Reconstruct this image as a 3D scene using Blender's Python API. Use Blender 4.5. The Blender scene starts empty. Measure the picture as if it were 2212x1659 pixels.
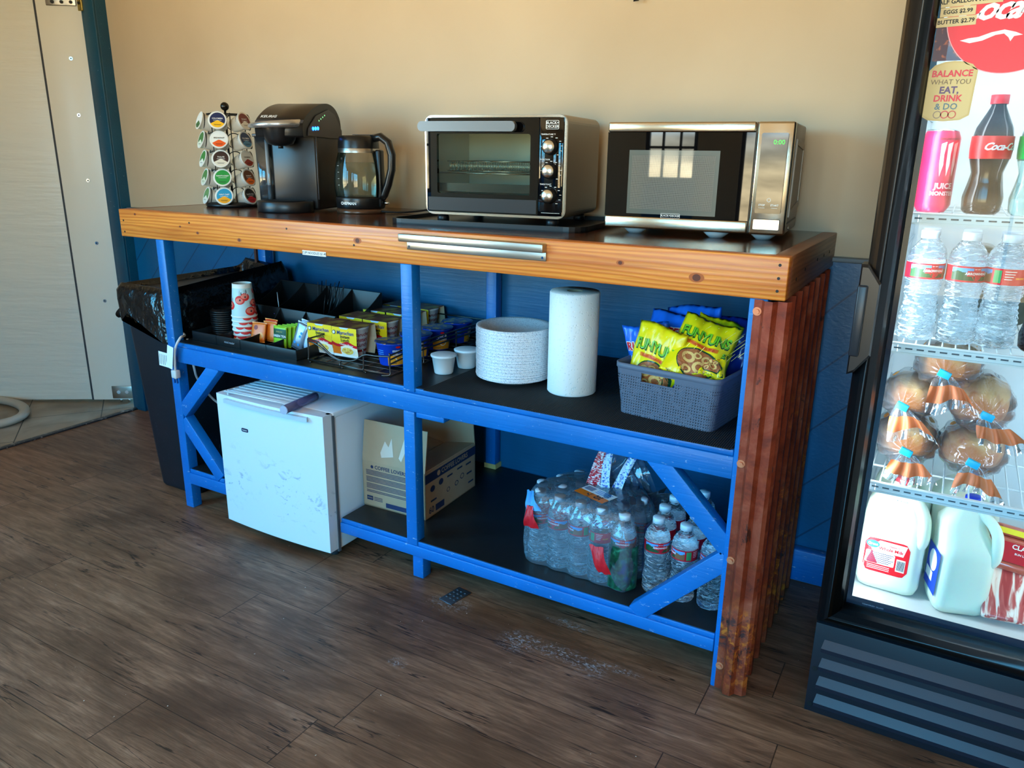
import bpy, bmesh, math, random
from mathutils import Matrix, Vector, Euler
random.seed(7)
PI = math.pi
C = bpy.context.scene.collection
S = bpy.context.scene

# ------------------------------------------------------------ camera, world, light, exposure
cam = bpy.data.cameras.new('camera'); camo = bpy.data.objects.new('camera', cam); C.objects.link(camo)
cam.sensor_width = 36; cam.lens = 36 * 1659.36 / 2212
cam.clip_start = .02
yaw, pitch, roll = -.5178, .2896, .0140
fwd = Vector((math.sin(yaw) * math.cos(pitch), math.cos(yaw) * math.cos(pitch), -math.sin(pitch)))
rt = Vector((math.cos(yaw), -math.sin(yaw), 0)); up = rt.cross(fwd)
r2 = rt * math.cos(roll) + up * math.sin(roll); u2 = up * math.cos(roll) - rt * math.sin(roll)
camo.matrix_world = Matrix(((r2.x, u2.x, -fwd.x, 2.4458), (r2.y, u2.y, -fwd.y, -1.6221), (r2.z, u2.z, -fwd.z, 1.2312), (0, 0, 0, 1)))
S.camera = camo
S.view_settings.view_transform = 'Standard'; S.view_settings.look = 'None'
S.view_settings.gamma = 1; S.view_settings.use_curve_mapping = False
S.view_settings.exposure = 0.42
cy = S.cycles
cy.use_denoising = True; cy.max_bounces = 12; cy.transmission_bounces = 12; cy.transparent_max_bounces = 24
cy.diffuse_bounces = 4; cy.glossy_bounces = 5; cy.sample_clamp_indirect = 6; cy.blur_glossy = .5
cy.caustics_reflective = False; cy.caustics_refractive = True

SKY = 13.5
w = bpy.data.worlds.new('world'); S.world = w; w.use_nodes = True
nt = w.node_tree; N = nt.nodes; L = nt.links; N.clear()
def nd(nt, t, **k):
    n = nt.nodes.new(t)
    for a, b in k.items():
        if a.startswith('i_'): n.inputs[a[2:]].default_value = b
        else: setattr(n, a, b)
    return n
tc = nd(nt, 'ShaderNodeTexCoord'); sp = nd(nt, 'ShaderNodeSeparateXYZ'); L.new(tc.outputs['Generated'], sp.inputs[0])
rmp = nd(nt, 'ShaderNodeValToRGB'); mr = nd(nt, 'ShaderNodeMapRange'); mr.inputs['From Min'].default_value = -1; mr.inputs['From Max'].default_value = 1
L.new(sp.outputs['Z'], mr.inputs['Value']); L.new(mr.outputs[0], rmp.inputs[0])
cr = rmp.color_ramp
stops = [(0, (.80, .58, .30)), (.44, (.92, .70, .38)), (.494, (1.0, .85, .52)), (.502, (.50, .48, .36)), (.512, (.55, .56, .48)), (.518, (.55, .82, 1.0)), (.545, (.20, .74, 1.1)), (.62, (.10, .62, 1.12)), (1, (.06, .52, 1.1))]
cr.elements[0].position = 0; cr.elements[0].color = (*stops[0][1], 1)
cr.elements[1].position = 1; cr.elements[1].color = (*stops[-1][1], 1)
for p_, c_ in stops[1:-1]:
    e_ = cr.elements.new(p_); e_.color = (*c_, 1)
nz = nd(nt, 'ShaderNodeTexNoise'); nz.inputs['Scale'].default_value = 14; nz.inputs['Detail'].default_value = 6
mp = nd(nt, 'ShaderNodeMapping'); mp.inputs['Scale'].default_value = (1, 1, 4); L.new(tc.outputs['Generated'], mp.inputs[0]); L.new(mp.outputs[0], nz.inputs['Vector'])
nr = nd(nt, 'ShaderNodeMapRange'); nr.inputs['From Min'].default_value = .3; nr.inputs['From Max'].default_value = .7; nr.inputs['To Min'].default_value = .55; nr.inputs['To Max'].default_value = 1.35
L.new(nz.outputs['Fac'], nr.inputs['Value'])
mx = nd(nt, 'ShaderNodeMix', data_type='RGBA', blend_type='MULTIPLY'); mx.inputs['Factor'].default_value = 1
L.new(rmp.outputs[0], mx.inputs['A']); L.new(nr.outputs[0], mx.inputs['B'])
bg = nd(nt, 'ShaderNodeBackground'); bg.inputs['Strength'].default_value = SKY; L.new(mx.outputs['Result'], bg.inputs[0])
wo = nd(nt, 'ShaderNodeOutputWorld'); L.new(bg.outputs[0], wo.inputs[0])
# windows of the front wall: (x0, x1, z0, z1); light portals stand in the openings
WIN = [(-.93, -.36, .92, 2.30), (1.0, 1.40, 1.05, 2.15), (1.72, 2.08, .30, 2.15), (2.18, 3.25, .35, 2.15)]
LWIN = (-3.85, -1.55, .70, 2.35)   # y0, y1, z0, z1 in the left wall
for x0, x1, z0, z1 in WIN:
    la = bpy.data.lights.new('window_portal', 'AREA'); la.shape = 'RECTANGLE'; la.size = x1 - x0; la.size_y = z1 - z0
    la.cycles.is_portal = True
    lo = bpy.data.objects.new('window_portal', la); C.objects.link(lo)
    lo.location = ((x0 + x1) / 2, -4.02, (z0 + z1) / 2); lo.rotation_euler = (PI / 2, 0, 0)
la = bpy.data.lights.new('window_portal', 'AREA'); la.shape = 'RECTANGLE'; la.size = LWIN[3] - LWIN[2]; la.size_y = LWIN[1] - LWIN[0]; la.cycles.is_portal = True
lo = bpy.data.objects.new('window_portal', la); C.objects.link(lo); lo.location = (-1.0, (LWIN[0] + LWIN[1]) / 2, (LWIN[2] + LWIN[3]) / 2); lo.rotation_euler = (0, -PI / 2, 0)

# ------------------------------------------------------------ materials
def lin(c):
    return tuple((x / 255 / 12.92) if x / 255 <= .04045 else ((x / 255 + .055) / 1.055) ** 2.4 for x in c)
MC = {}
def M(name, col=(128, 128, 128), rough=.5, metal=0, spec=.5, trans=0, ior=1.45, emit=0, alpha=1, bump=None, var=None, coat=0, sub=0, scl=None):
    if name in MC: return MC[name]
    m = bpy.data.materials.new(name); MC[name] = m; m.use_nodes = True
    t = m.node_tree; b = t.nodes['Principled BSDF']
    c = (*lin(col), 1)
    b.inputs['Base Color'].default_value = c; b.inputs['Roughness'].default_value = rough; b.inputs['Metallic'].default_value = metal
    b.inputs['Specular IOR Level'].default_value = spec; b.inputs['Transmission Weight'].default_value = trans; b.inputs['IOR'].default_value = ior
    b.inputs['Alpha'].default_value = alpha; b.inputs['Coat Weight'].default_value = coat; b.inputs['Subsurface Weight'].default_value = sub
    if emit: b.inputs['Emission Color'].default_value = c; b.inputs['Emission Strength'].default_value = emit
    if bump or var:
        tx = nd(t, 'ShaderNodeTexCoord'); mpp = nd(t, 'ShaderNodeMapping'); mpp.inputs['Scale'].default_value = scl or (1, 1, 1)
        t.links.new(tx.outputs['Object'], mpp.inputs[0])
    if var:   # (scale, second colour, threshold low, threshold high)
        n = nd(t, 'ShaderNodeTexNoise'); n.inputs['Scale'].default_value = var[0]; n.inputs['Detail'].default_value = 5; t.links.new(mpp.outputs[0], n.inputs['Vector'])
        r = nd(t, 'ShaderNodeMapRange'); r.inputs['From Min'].default_value = var[2]; r.inputs['From Max'].default_value = var[3]; t.links.new(n.outputs['Fac'], r.inputs['Value'])
        x = nd(t, 'ShaderNodeMix', data_type='RGBA'); x.inputs['A'].default_value = c; x.inputs['B'].default_value = (*lin(var[1]), 1)
        t.links.new(r.outputs[0], x.inputs['Factor']); t.links.new(x.outputs['Result'], b.inputs['Base Color'])
    if bump:  # (scale, strength, distance)
        n = nd(t, 'ShaderNodeTexNoise'); n.inputs['Scale'].default_value = bump[0]; n.inputs['Detail'].default_value = 4; t.links.new(mpp.outputs[0], n.inputs['Vector'])
        bp = nd(t, 'ShaderNodeBump'); bp.inputs['Strength'].default_value = bump[1]; bp.inputs['Distance'].default_value = bump[2] if len(bump) > 2 else .01
        t.links.new(n.outputs['Fac'], bp.inputs['Height']); t.links.new(bp.outputs[0], b.inputs['Normal'])
    return m

class G:  # small graph helper for the bigger procedural materials
    def __init__(s, name, rough=.5, spec=.5, metal=0):
        s.m = bpy.data.materials.new(name); s.m.use_nodes = True; s.t = s.m.node_tree; s.b = s.t.nodes['Principled BSDF']
        s.b.inputs['Roughness'].default_value = rough; s.b.inputs['Specular IOR Level'].default_value = spec; s.b.inputs['Metallic'].default_value = metal
        s.tc = s.n('ShaderNodeTexCoord').outputs['Object']
    def n(s, ty, **k): return nd(s.t, ty, **k)
    def l(s, a, b): s.t.links.new(a, b)
    def map(s, sc=(1, 1, 1), loc=(0, 0, 0), rot=(0, 0, 0), src=None):
        q = s.n('ShaderNodeMapping'); q.inputs['Scale'].default_value = sc; q.inputs['Location'].default_value = loc; q.inputs['Rotation'].default_value = rot
        s.l(src or s.tc, q.inputs[0]); return q.outputs[0]
    def noise(s, v, sc, det=4, dist=0, rough=.5):
        q = s.n('ShaderNodeTexNoise'); q.inputs['Scale'].default_value = sc; q.inputs['Detail'].default_value = det; q.inputs['Distortion'].default_value = dist
        q.inputs['Roughness'].default_value = rough; s.l(v, q.inputs['Vector']); return q.outputs['Fac']
    def rng(s, v, a, b, c=0, d=1):
        q = s.n('ShaderNodeMapRange'); q.inputs['From Min'].default_value = a; q.inputs['From Max'].default_value = b
        q.inputs['To Min'].default_value = c; q.inputs['To Max'].default_value = d; s.l(v, q.inputs['Value']); return q.outputs[0]
    def math(s, op, a, b=None):
        q = s.n('ShaderNodeMath', operation=op)
        for i, x in enumerate((a, b)):
            if x is None: continue
            if isinstance(x, (int, float)): q.inputs[i].default_value = x
            else: s.l(x, q.inputs[i])
        return q.outputs[0]
    def mix(s, f, a, b, mode='MIX'):
        q = s.n('ShaderNodeMix', data_type='RGBA', blend_type=mode)
        if isinstance(f, (int, float)): q.inputs['Factor'].default_value = f
        else: s.l(f, q.inputs['Factor'])
        for k, x in (('A', a), ('B', b)):
            if isinstance(x, tuple): q.inputs[k].default_value = (*lin(x), 1)
            else: s.l(x, q.inputs[k])
        return q.outputs['Result']
    def ramp(s, v, st):
        q = s.n('ShaderNodeValToRGB'); s.l(v, q.inputs[0]); e = q.color_ramp.elements
        e[0].position = st[0][0]; e[0].color = (*lin(st[0][1]), 1); e[1].position = st[-1][0]; e[1].color = (*lin(st[-1][1]), 1)
        for p, c in st[1:-1]: x = e.new(p); x.color = (*lin(c), 1)
        return q.outputs[0]
    def sep(s, v=None):
        q = s.n('ShaderNodeSeparateXYZ'); s.l(v or s.tc, q.inputs[0]); return q.outputs
    def col(s, c): s.l(c, s.b.inputs['Base Color'])
    def bump(s, h, st=.3, d=.005):
        q = s.n('ShaderNodeBump'); q.inputs['Strength'].default_value = st; q.inputs['Distance'].default_value = d; s.l(h, q.inputs['Height']); s.l(q.outputs[0], s.b.inputs['Normal'])

def mat_floor():
    g = G('dark_plank_floor', .42, .35)
    o = g.sep(); row = g.math('FLOOR', g.math('DIVIDE', g.math('ADD', o['Y'], 10), .152))
    rnd = g.n('ShaderNodeTexWhiteNoise', noise_dimensions='1D'); g.l(row, rnd.inputs['W'])
    sh = g.math('ADD', o['X'], g.math('MULTIPLY', rnd.outputs['Value'], 3.7))
    colm = g.math('FLOOR', g.math('DIVIDE', sh, 1.22))
    cb = g.n('ShaderNodeCombineXYZ'); g.l(colm, cb.inputs[0]); g.l(row, cb.inputs[1])
    r2_ = g.n('ShaderNodeTexWhiteNoise', noise_dimensions='3D'); g.l(cb.outputs[0], r2_.inputs['Vector'])
    va = g.n('ShaderNodeVectorMath', operation='ADD'); g.l(g.tc, va.inputs[0])
    sc_ = g.n('ShaderNodeVectorMath', operation='SCALE'); g.l(r2_.outputs['Color'], sc_.inputs[0]); sc_.inputs['Scale'].default_value = 9
    g.l(sc_.outputs[0], va.inputs[1])
    gr = g.noise(g.map((1.6, 12, 1), src=va.outputs[0]), 3.2, 9, .7, .66)
    gf = g.noise(g.map((5, 150, 1), src=va.outputs[0]), 4, 3, .2)
    c = g.ramp(gr, [(.25, (66, 44, 32)), (.42, (116, 84, 64)), (.58, (146, 108, 84)), (.78, (184, 146, 120))])
    c = g.mix(g.rng(gf, .42, .62, 0, .6), c, (92, 62, 42))
    c = g.mix(g.rng(r2_.outputs['Value'], 0, 1, 0, .35), c, (112, 78, 50))
    blot = g.noise(g.map((1, 1.6, 1)), 2.2, 4, .4)
    c = g.mix(g.rng(blot, .45, .68, 0, .7), c, (64, 42, 28))
    # dark cracks of the grain
    crk = g.noise(g.map((.9, 13, 1), src=va.outputs[0]), 2.3, 5, .25, .5); cmk = g.rng(g.noise(g.map((2, 5, 1), loc=(7, 3, 0)), 1.9, 3), .50, .58)
    ck = g.math('MULTIPLY', g.rng(g.math('ABSOLUTE', g.math('SUBTRACT', crk, .5)), .004, .014, 1, 0), cmk)
    c = g.mix(g.math('MULTIPLY', ck, .85), c, (20, 13, 10))
    fy = g.math('FRACT', g.math('DIVIDE', g.math('ADD', o['Y'], 10), .152)); fx = g.math('FRACT', g.math('DIVIDE', sh, 1.22))
    sm = g.math('MAXIMUM', g.math('LESS_THAN', fy, .013), g.math('LESS_THAN', fx, .0022))
    c = g.mix(g.math('MULTIPLY', sm, .8), c, (22, 15, 11))
    # white paint scuffs on the boards near the table
    for (px, py, rx, ry) in ((1.60, -.09, .05, .045), (1.70, -.075, .12, .028), (1.81, -.09, .045, .035), (1.87, -.06, .06, .014), (1.68, .05, .06, .018), (1.384, -.32, .028, .018), (1.345, -.03, .06, .04)):
        d1 = g.math('DIVIDE', g.math('SUBTRACT', o['X'], px), rx); d2 = g.math('DIVIDE', g.math('SUBTRACT', o['Y'], py), ry)
        rr = g.math('SQRT', g.math('ADD', g.math('MULTIPLY', d1, d1), g.math('MULTIPLY', d2, d2)))
        nn = g.noise(g.map((26, 60, 1)), 2.4, 8, 1.2, .75)
        msk = g.math('MULTIPLY', g.rng(rr, .3, 1.3, 1, 0), g.rng(nn, .52, .62, 0, .85))
        c = g.mix(msk, c, (175, 180, 188))
    spk = g.noise(g.tc, 95, 2)
    c = g.mix(g.rng(spk, .765, .78, 0, .9), c, (215, 212, 205))
    g.col(c); g.l(g.rng(gr, .3, .7, .55, .38), g.b.inputs['Roughness'])
    g.bump(g.math('SUBTRACT', gr, g.math('MULTIPLY', sm, .8)), .25, .002)
    return g.m
def mat_tile():
    g = G('beige_floor_tile', .4)
    v = g.map((1, 1, 1), rot=(0, 0, .62)); o = g.sep(v)
    fx = g.math('FRACT', g.math('DIVIDE', g.math('ADD', o['X'], 10.08), .33)); fy = g.math('FRACT', g.math('DIVIDE', g.math('ADD', o['Y'], 10.13), .33))
    sm = g.math('MAXIMUM', g.math('LESS_THAN', fy, .015), g.math('LESS_THAN', fx, .015))
    n = g.noise(g.tc, 5, 6, .5)
    c = g.ramp(n, [(.3, (110, 96, 80)), (.5, (140, 126, 108)), (.7, (156, 146, 134))])
    c = g.mix(sm, c, (30, 24, 20)); g.col(c); g.bump(g.math('SUBTRACT', 1, sm), .3, .003); return g.m
def mat_plaster():
    g = G('cream_wall_paint', .55, .3)
    n = g.noise(g.tc, 1.3, 5, .3); f = g.noise(g.tc, 55, 4)
    c = g.mix(g.rng(n, .35, .7), (212, 192, 162), (198, 176, 145)); g.col(c)
    g.bump(g.math('ADD', g.math('MULTIPLY', n, .6), g.math('MULTIPLY', f, .12)), .35, .01); return g.m
def mat_blue(name='blue_paint', a=(2, 114, 196), b=(2, 98, 170), rough=.38, wear=.63):
    g = G(name, rough, .5)
    n = g.noise(g.tc, 3.5, 5, .2); gr = g.noise(g.map((3, 60, 60)), 2.2, 4, .2); wn = g.noise(g.map((8, 26, 26)), 5, 8, .6, .72)
    c = g.mix(g.rng(n, .35, .7), a, b)
    c = g.mix(g.rng(wn, wear, wear + .03, 0, .75), c, (190, 205, 220)); g.col(c)
    g.bump(g.math('ADD', gr, g.math('MULTIPLY', n, .5)), .25, .003); return g.m
def mat_pine(name, a, b, c_, rough, along='X', knots=True, spec=.5, seam=0):
    g = G(name, rough, spec)
    sc = {'X': (1.2, 16, 16), 'Y': (16, 1.2, 16)}[along]
    v = g.map(sc); o = g.sep()
    d = g.noise(v, 1.6, 3, .4); wv = g.n('ShaderNodeTexWave', wave_type='BANDS', bands_direction='Z'); wv.inputs['Scale'].default_value = 9; wv.inputs['Distortion'].default_value = 7; wv.inputs['Detail'].default_value = 2; wv.inputs['Detail Scale'].default_value = .9
    g.l(g.map({'X': (.28, 1, 3.2), 'Y': (1, .28, 3.2)}[along]), wv.inputs['Vector'])
    fine = g.noise(g.map({'X': (3, 120, 120), 'Y': (120, 3, 120)}[along]), 3, 3)
    c = g.mix(g.rng(wv.outputs['Fac'], .2, .95), a, b); c = g.mix(g.rng(d, .4, .7, 0, .55), c, c_)
    c = g.mix(g.rng(fine, .45, .75, 0, .35), c, c_)
    if knots:
        vo = g.n('ShaderNodeTexVoronoi'); vo.inputs['Scale'].default_value = 1; vo.inputs['Randomness'].default_value = .9
        g.l(g.map((3.1, 3.1, 11) if along == 'X' else (3.1, 3.1, 11)), vo.inputs['Vector'])
        c = g.mix(g.rng(vo.outputs['Distance'], .055, .10, .9, 0), c, (86, 34, 12))
    if seam:
        f = g.math('FRACT', g.math('DIVIDE', g.math('ADD', o['Y'], 5.0), seam)); sm = g.math('LESS_THAN', f, .05)
        rw = g.math('FLOOR', g.math('DIVIDE', g.math('ADD', o['Y'], 5.0), seam))
        rn = g.n('ShaderNodeTexWhiteNoise', noise_dimensions='1D'); g.l(rw, rn.inputs['W'])
        c = g.mix(g.rng(rn.outputs['Value'], 0, 1, 0, .45), c, (70, 30, 14))
        c = g.mix(sm, c, (24, 10, 6)); g.bump(g.math('SUBTRACT', g.math('MULTIPLY', fine, .25), sm), .4, .002)
    else: g.bump(g.math('ADD', fine, wv.outputs['Fac']), .12, .002)
    g.col(c); return g.m
def mat_rust():
    g = G('rusty_steel', .5, .4, .15)
    n = g.noise(g.tc, 9, 9, .6, .7); n2 = g.noise(g.tc, 42, 6, .5, .7); n3 = g.noise(g.map(loc=(4, 2, 1)), 5, 5, .3); o = g.sep()
    c = g.ramp(n, [(.32, (92, 32, 20)), (.5, (146, 56, 30)), (.68, (172, 88, 62))])
    low = g.math('MULTIPLY', g.rng(n3, .46, .60), g.rng(o['Z'], .75, .3))
    c = g.mix(g.math('MULTIPLY', low, g.rng(n2, .52, .60, 0, .95)), c, (214, 112, 36))
    c = g.mix(g.math('MULTIPLY', low, g.rng(n2, .46, .40, 0, .9)), c, (44, 42, 46))
    c = g.mix(g.rng(g.noise(g.map((1, 1, .5), loc=(9, 9, 9)), 30, 6, .4, .7), .62, .66, 0, .8), c, (40, 26, 24)); g.col(c)
    g.bump(n2, .3, .002); return g.m
def thin_glass(name, tint=(255, 255, 255), refl=1.0, rough=0.0, haze=0.0, hazecol=(255, 255, 255), bump=None, ior=1.5):
    m = bpy.data.materials.new(name); m.use_nodes = True; t = m.node_tree; t.nodes.clear()
    o = nd(t, 'ShaderNodeOutputMaterial'); tr = nd(t, 'ShaderNodeBsdfTransparent'); tr.inputs[0].default_value = (*lin(tint), 1)
    gl = nd(t, 'ShaderNodeBsdfGlossy'); gl.inputs['Roughness'].default_value = rough
    fr = nd(t, 'ShaderNodeFresnel'); fr.inputs['IOR'].default_value = ior
    mu = nd(t, 'ShaderNodeMath', operation='MULTIPLY'); mu.inputs[1].default_value = refl; t.links.new(fr.outputs[0], mu.inputs[0])
    mxs = nd(t, 'ShaderNodeMixShader'); t.links.new(mu.outputs[0], mxs.inputs[0]); t.links.new(tr.outputs[0], mxs.inputs[1]); t.links.new(gl.outputs[0], mxs.inputs[2])
    last = mxs.outputs[0]
    if haze:
        di = nd(t, 'ShaderNodeBsdfDiffuse'); di.inputs[0].default_value = (*lin(hazecol), 1)
        m2 = nd(t, 'ShaderNodeMixShader'); m2.inputs[0].default_value = haze; t.links.new(last, m2.inputs[1]); t.links.new(di.outputs[0], m2.inputs[2]); last = m2.outputs[0]
    if bump:
        tx = nd(t, 'ShaderNodeTexCoord'); n = nd(t, 'ShaderNodeTexNoise'); n.inputs['Scale'].default_value = bump[0]; n.inputs['Distortion'].default_value = 1.2
        t.links.new(tx.outputs['Object'], n.inputs['Vector']); bp = nd(t, 'ShaderNodeBump'); bp.inputs['Strength'].default_value = bump[1]; bp.inputs['Distance'].default_value = bump[2]
        t.links.new(n.outputs['Fac'], bp.inputs['Height'])
        for s_ in (gl, fr): t.links.new(bp.outputs[0], s_.inputs['Normal'])
    t.links.new(last, o.inputs[0]); return m

mFLOOR = mat_floor(); mTILE = mat_tile(); mWALL = mat_plaster()
mBLUE = mat_blue(); mBLUEW = mat_blue('blue_wall_paint', (6, 108, 160), (4, 92, 142), .34, .74)
mPINE = mat_pine('orange_stained_pine', (240, 154, 62), (218, 120, 40), (180, 90, 30), .38)
mTOP = mat_pine('dark_varnished_planks', (110, 60, 30), (78, 38, 18), (52, 24, 12), .16, knots=False, spec=.6, seam=.085)
mRUST = mat_rust()
mBLACK = M('black_plastic', (18, 18, 20), .38); mBLACKG = M('gloss_black', (8, 8, 10), .015); mBLACKM = M('matte_black', (14, 15, 17), .7)
mGREY = M('charcoal_plastic', (58, 62, 68), .55); mSTEEL = M('brushed_steel', (176, 172, 164), .3, 1, bump=(60, .04, .001), scl=(1, 1, 30))
mCHROME = M('chrome', (215, 215, 215), .07, 1); mWHITE = M('white_plastic', (236, 238, 240), .35); mWHITEM = M('white_paper', (240, 240, 238), .8)
mRED = M('red_print', (214, 20, 34), .4); mYEL = M('yellow_print', (250, 210, 20), .4); mNAVY = M('navy_print', (18, 34, 80), .5); mINK = M('black_print', (14, 14, 16), .5)
mGREEN = M('green_print', (40, 130, 60), .45); mDGREEN = M('dark_green_print', (12, 74, 44), .45); mORANGE = M('orange_print', (240, 120, 20), .45); mSKYB = M('sky_blue_print', (70, 160, 230), .4)
mBROWN = M('brown_print', (120, 70, 40), .5); mCARD = M('cardboard', (186, 158, 128), .8, bump=(90, .1, .001), var=(6, (172, 144, 114), .4, .7)); mCREAM = M('cream_print', (214, 196, 150), .5)
def mat_water():
    m = M('bottle_water_painted_glints', (240, 250, 255), .02, trans=1, ior=1.30, bump=(34, .9, .006), scl=(1, 1, 2.6)); t = m.node_tree; b = t.nodes['Principled BSDF']; o = t.nodes['Material Output']
    d = nd(t, 'ShaderNodeBsdfDiffuse'); d.inputs[0].default_value = (.78, .88, .95, 1); tr = nd(t, 'ShaderNodeBsdfTranslucent'); tr.inputs[0].default_value = (.78, .88, .95, 1)
    a = nd(t, 'ShaderNodeAddShader'); t.links.new(d.outputs[0], a.inputs[0]); t.links.new(tr.outputs[0], a.inputs[1])
    x = nd(t, 'ShaderNodeMixShader'); tc_ = nd(t, 'ShaderNodeTexCoord'); mp_ = nd(t, 'ShaderNodeMapping'); mp_.inputs['Scale'].default_value = (1, 1, 3.4); t.links.new(tc_.outputs['Object'], mp_.inputs[0])
    n_ = nd(t, 'ShaderNodeTexNoise'); n_.inputs['Scale'].default_value = 44; n_.inputs['Detail'].default_value = 3; n_.inputs['Distortion'].default_value = 1.5; t.links.new(mp_.outputs[0], n_.inputs['Vector'])  # bright rib glints and refractions painted in as pale diffuse noise streaks
    r_ = nd(t, 'ShaderNodeMapRange'); r_.inputs['From Min'].default_value = .52; r_.inputs['From Max'].default_value = .64; r_.inputs['To Min'].default_value = .02; r_.inputs['To Max'].default_value = .42; t.links.new(n_.outputs['Fac'], r_.inputs['Value']); t.links.new(r_.outputs[0], x.inputs[0]); t.links.new(b.outputs[0], x.inputs[1]); t.links.new(a.outputs[0], x.inputs[2]); t.links.new(x.outputs[0], o.inputs[0]); return m
mWATER = mat_water()
def white_back(m):   # printed sleeve: plain pale film on its inner side
    t = m.node_tree; b = t.nodes['Principled BSDF']; c = tuple(b.inputs['Base Color'].default_value); g_ = nd(t, 'ShaderNodeNewGeometry'); x = nd(t, 'ShaderNodeMix', data_type='RGBA')
    x.inputs['A'].default_value = c; x.inputs['B'].default_value = (.75, .80, .84, 1); t.links.new(g_.outputs['Backfacing'], x.inputs['Factor']); t.links.new(x.outputs['Result'], b.inputs['Base Color']); return m
mGLASS = thin_glass('clear_glass', (246, 250, 250)); mFILM = thin_glass('clear_plastic_film', (240, 246, 252), 1.6, .06, .085, (225, 238, 255), (11, .35, .02))
mRIB = None

# ------------------------------------------------------------ mesh builder
def T(x=0, y=0, z=0, rx=0, ry=0, rz=0, s=1):
    return Matrix.Translation((x, y, z)) @ Euler((rx, ry, rz)).to_matrix().to_4x4() @ Matrix.Scale(s, 4)
FACE = Matrix(((1, 0, 0, 0), (0, 0, -1, 0), (0, 1, 0, 0), (0, 0, 0, 1)))  # 2D (x, y) -> plane facing -Y
_tx = {}
def text2d(s, size=1, bold=0, shear=0, align='CENTER', sp=1.0, sx=1):
    k = (s, bold, shear, align, sp)
    if k not in _tx:
        cu = bpy.data.curves.new('t', 'FONT'); cu.body = s; cu.size = 1; cu.offset = bold; cu.shear = shear; cu.align_x = align; cu.align_y = 'CENTER'; cu.space_character = sp; cu.resolution_u = 2
        o = bpy.data.objects.new('t', cu); C.objects.link(o)
        dg = bpy.context.evaluated_depsgraph_get(); me = bpy.data.meshes.new_from_object(o.evaluated_get(dg))
        _tx[k] = ([(v.co.x, v.co.y) for v in me.vertices], [tuple(p.vertices) for p in me.polygons])
        bpy.data.objects.remove(o); bpy.data.curves.remove(cu); bpy.data.meshes.remove(me)
    v, f = _tx[k]
    return [(a * size * sx, b * size) for a, b in v], f
def rect2d(x0, x1, y0, y1, nx=1, ny=1):
    v = [(x0 + (x1 - x0) * i / nx, y0 + (y1 - y0) * j / ny) for j in range(ny + 1) for i in range(nx + 1)]
    return v, [(j * (nx + 1) + i, j * (nx + 1) + i + 1, (j + 1) * (nx + 1) + i + 1, (j + 1) * (nx + 1) + i) for j in range(ny) for i in range(nx)]
def disc2d(cx, cy_, rx, ry=None, n=24, rings=3, hole=0, a0=0, a1=2 * PI):
    ry = ry or rx; v = []; f = []
    for j in range(rings + 1):
        q = hole + (1 - hole) * j / rings
        for i in range(n + 1):
            a = a0 + (a1 - a0) * i / n; v.append((cx + rx * q * math.cos(a), cy_ + ry * q * math.sin(a)))
    for j in range(rings):
        for i in range(n): p = j * (n + 1) + i; f.append((p, p + 1, p + n + 2, p + n + 1)[::-1])
    return v, [t[::-1] for t in f][:] if False else f
def poly2d(pts): return list(pts), [tuple(range(len(pts)))]
def rrect(w, h, r, n=5, cx=0, cy_=0):
    p = []
    for sx, sy, a in ((1, 1, 0), (-1, 1, PI / 2), (-1, -1, PI), (1, -1, 1.5 * PI)):
        for i in range(n + 1):
            t = a + PI / 2 * i / n; p.append((cx + sx * (w / 2 - r) + r * math.cos(t), cy_ + sy * (h / 2 - r) + r * math.sin(t)))
    return p

def smooth_path(p, n=6):
    out = []
    for i in range(len(p) - 1):
        a, b, c, d = (Vector(p[max(i - 1, 0)]), Vector(p[i]), Vector(p[i + 1]), Vector(p[min(i + 2, len(p) - 1)]))
        for j in range(n):
            t = j / n; out.append(.5 * ((2 * b) + (c - a) * t + (2 * a - 5 * b + 4 * c - d) * t * t + (3 * b - a - 3 * c + d) * t ** 3))
    return out + [Vector(p[-1])]

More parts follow.
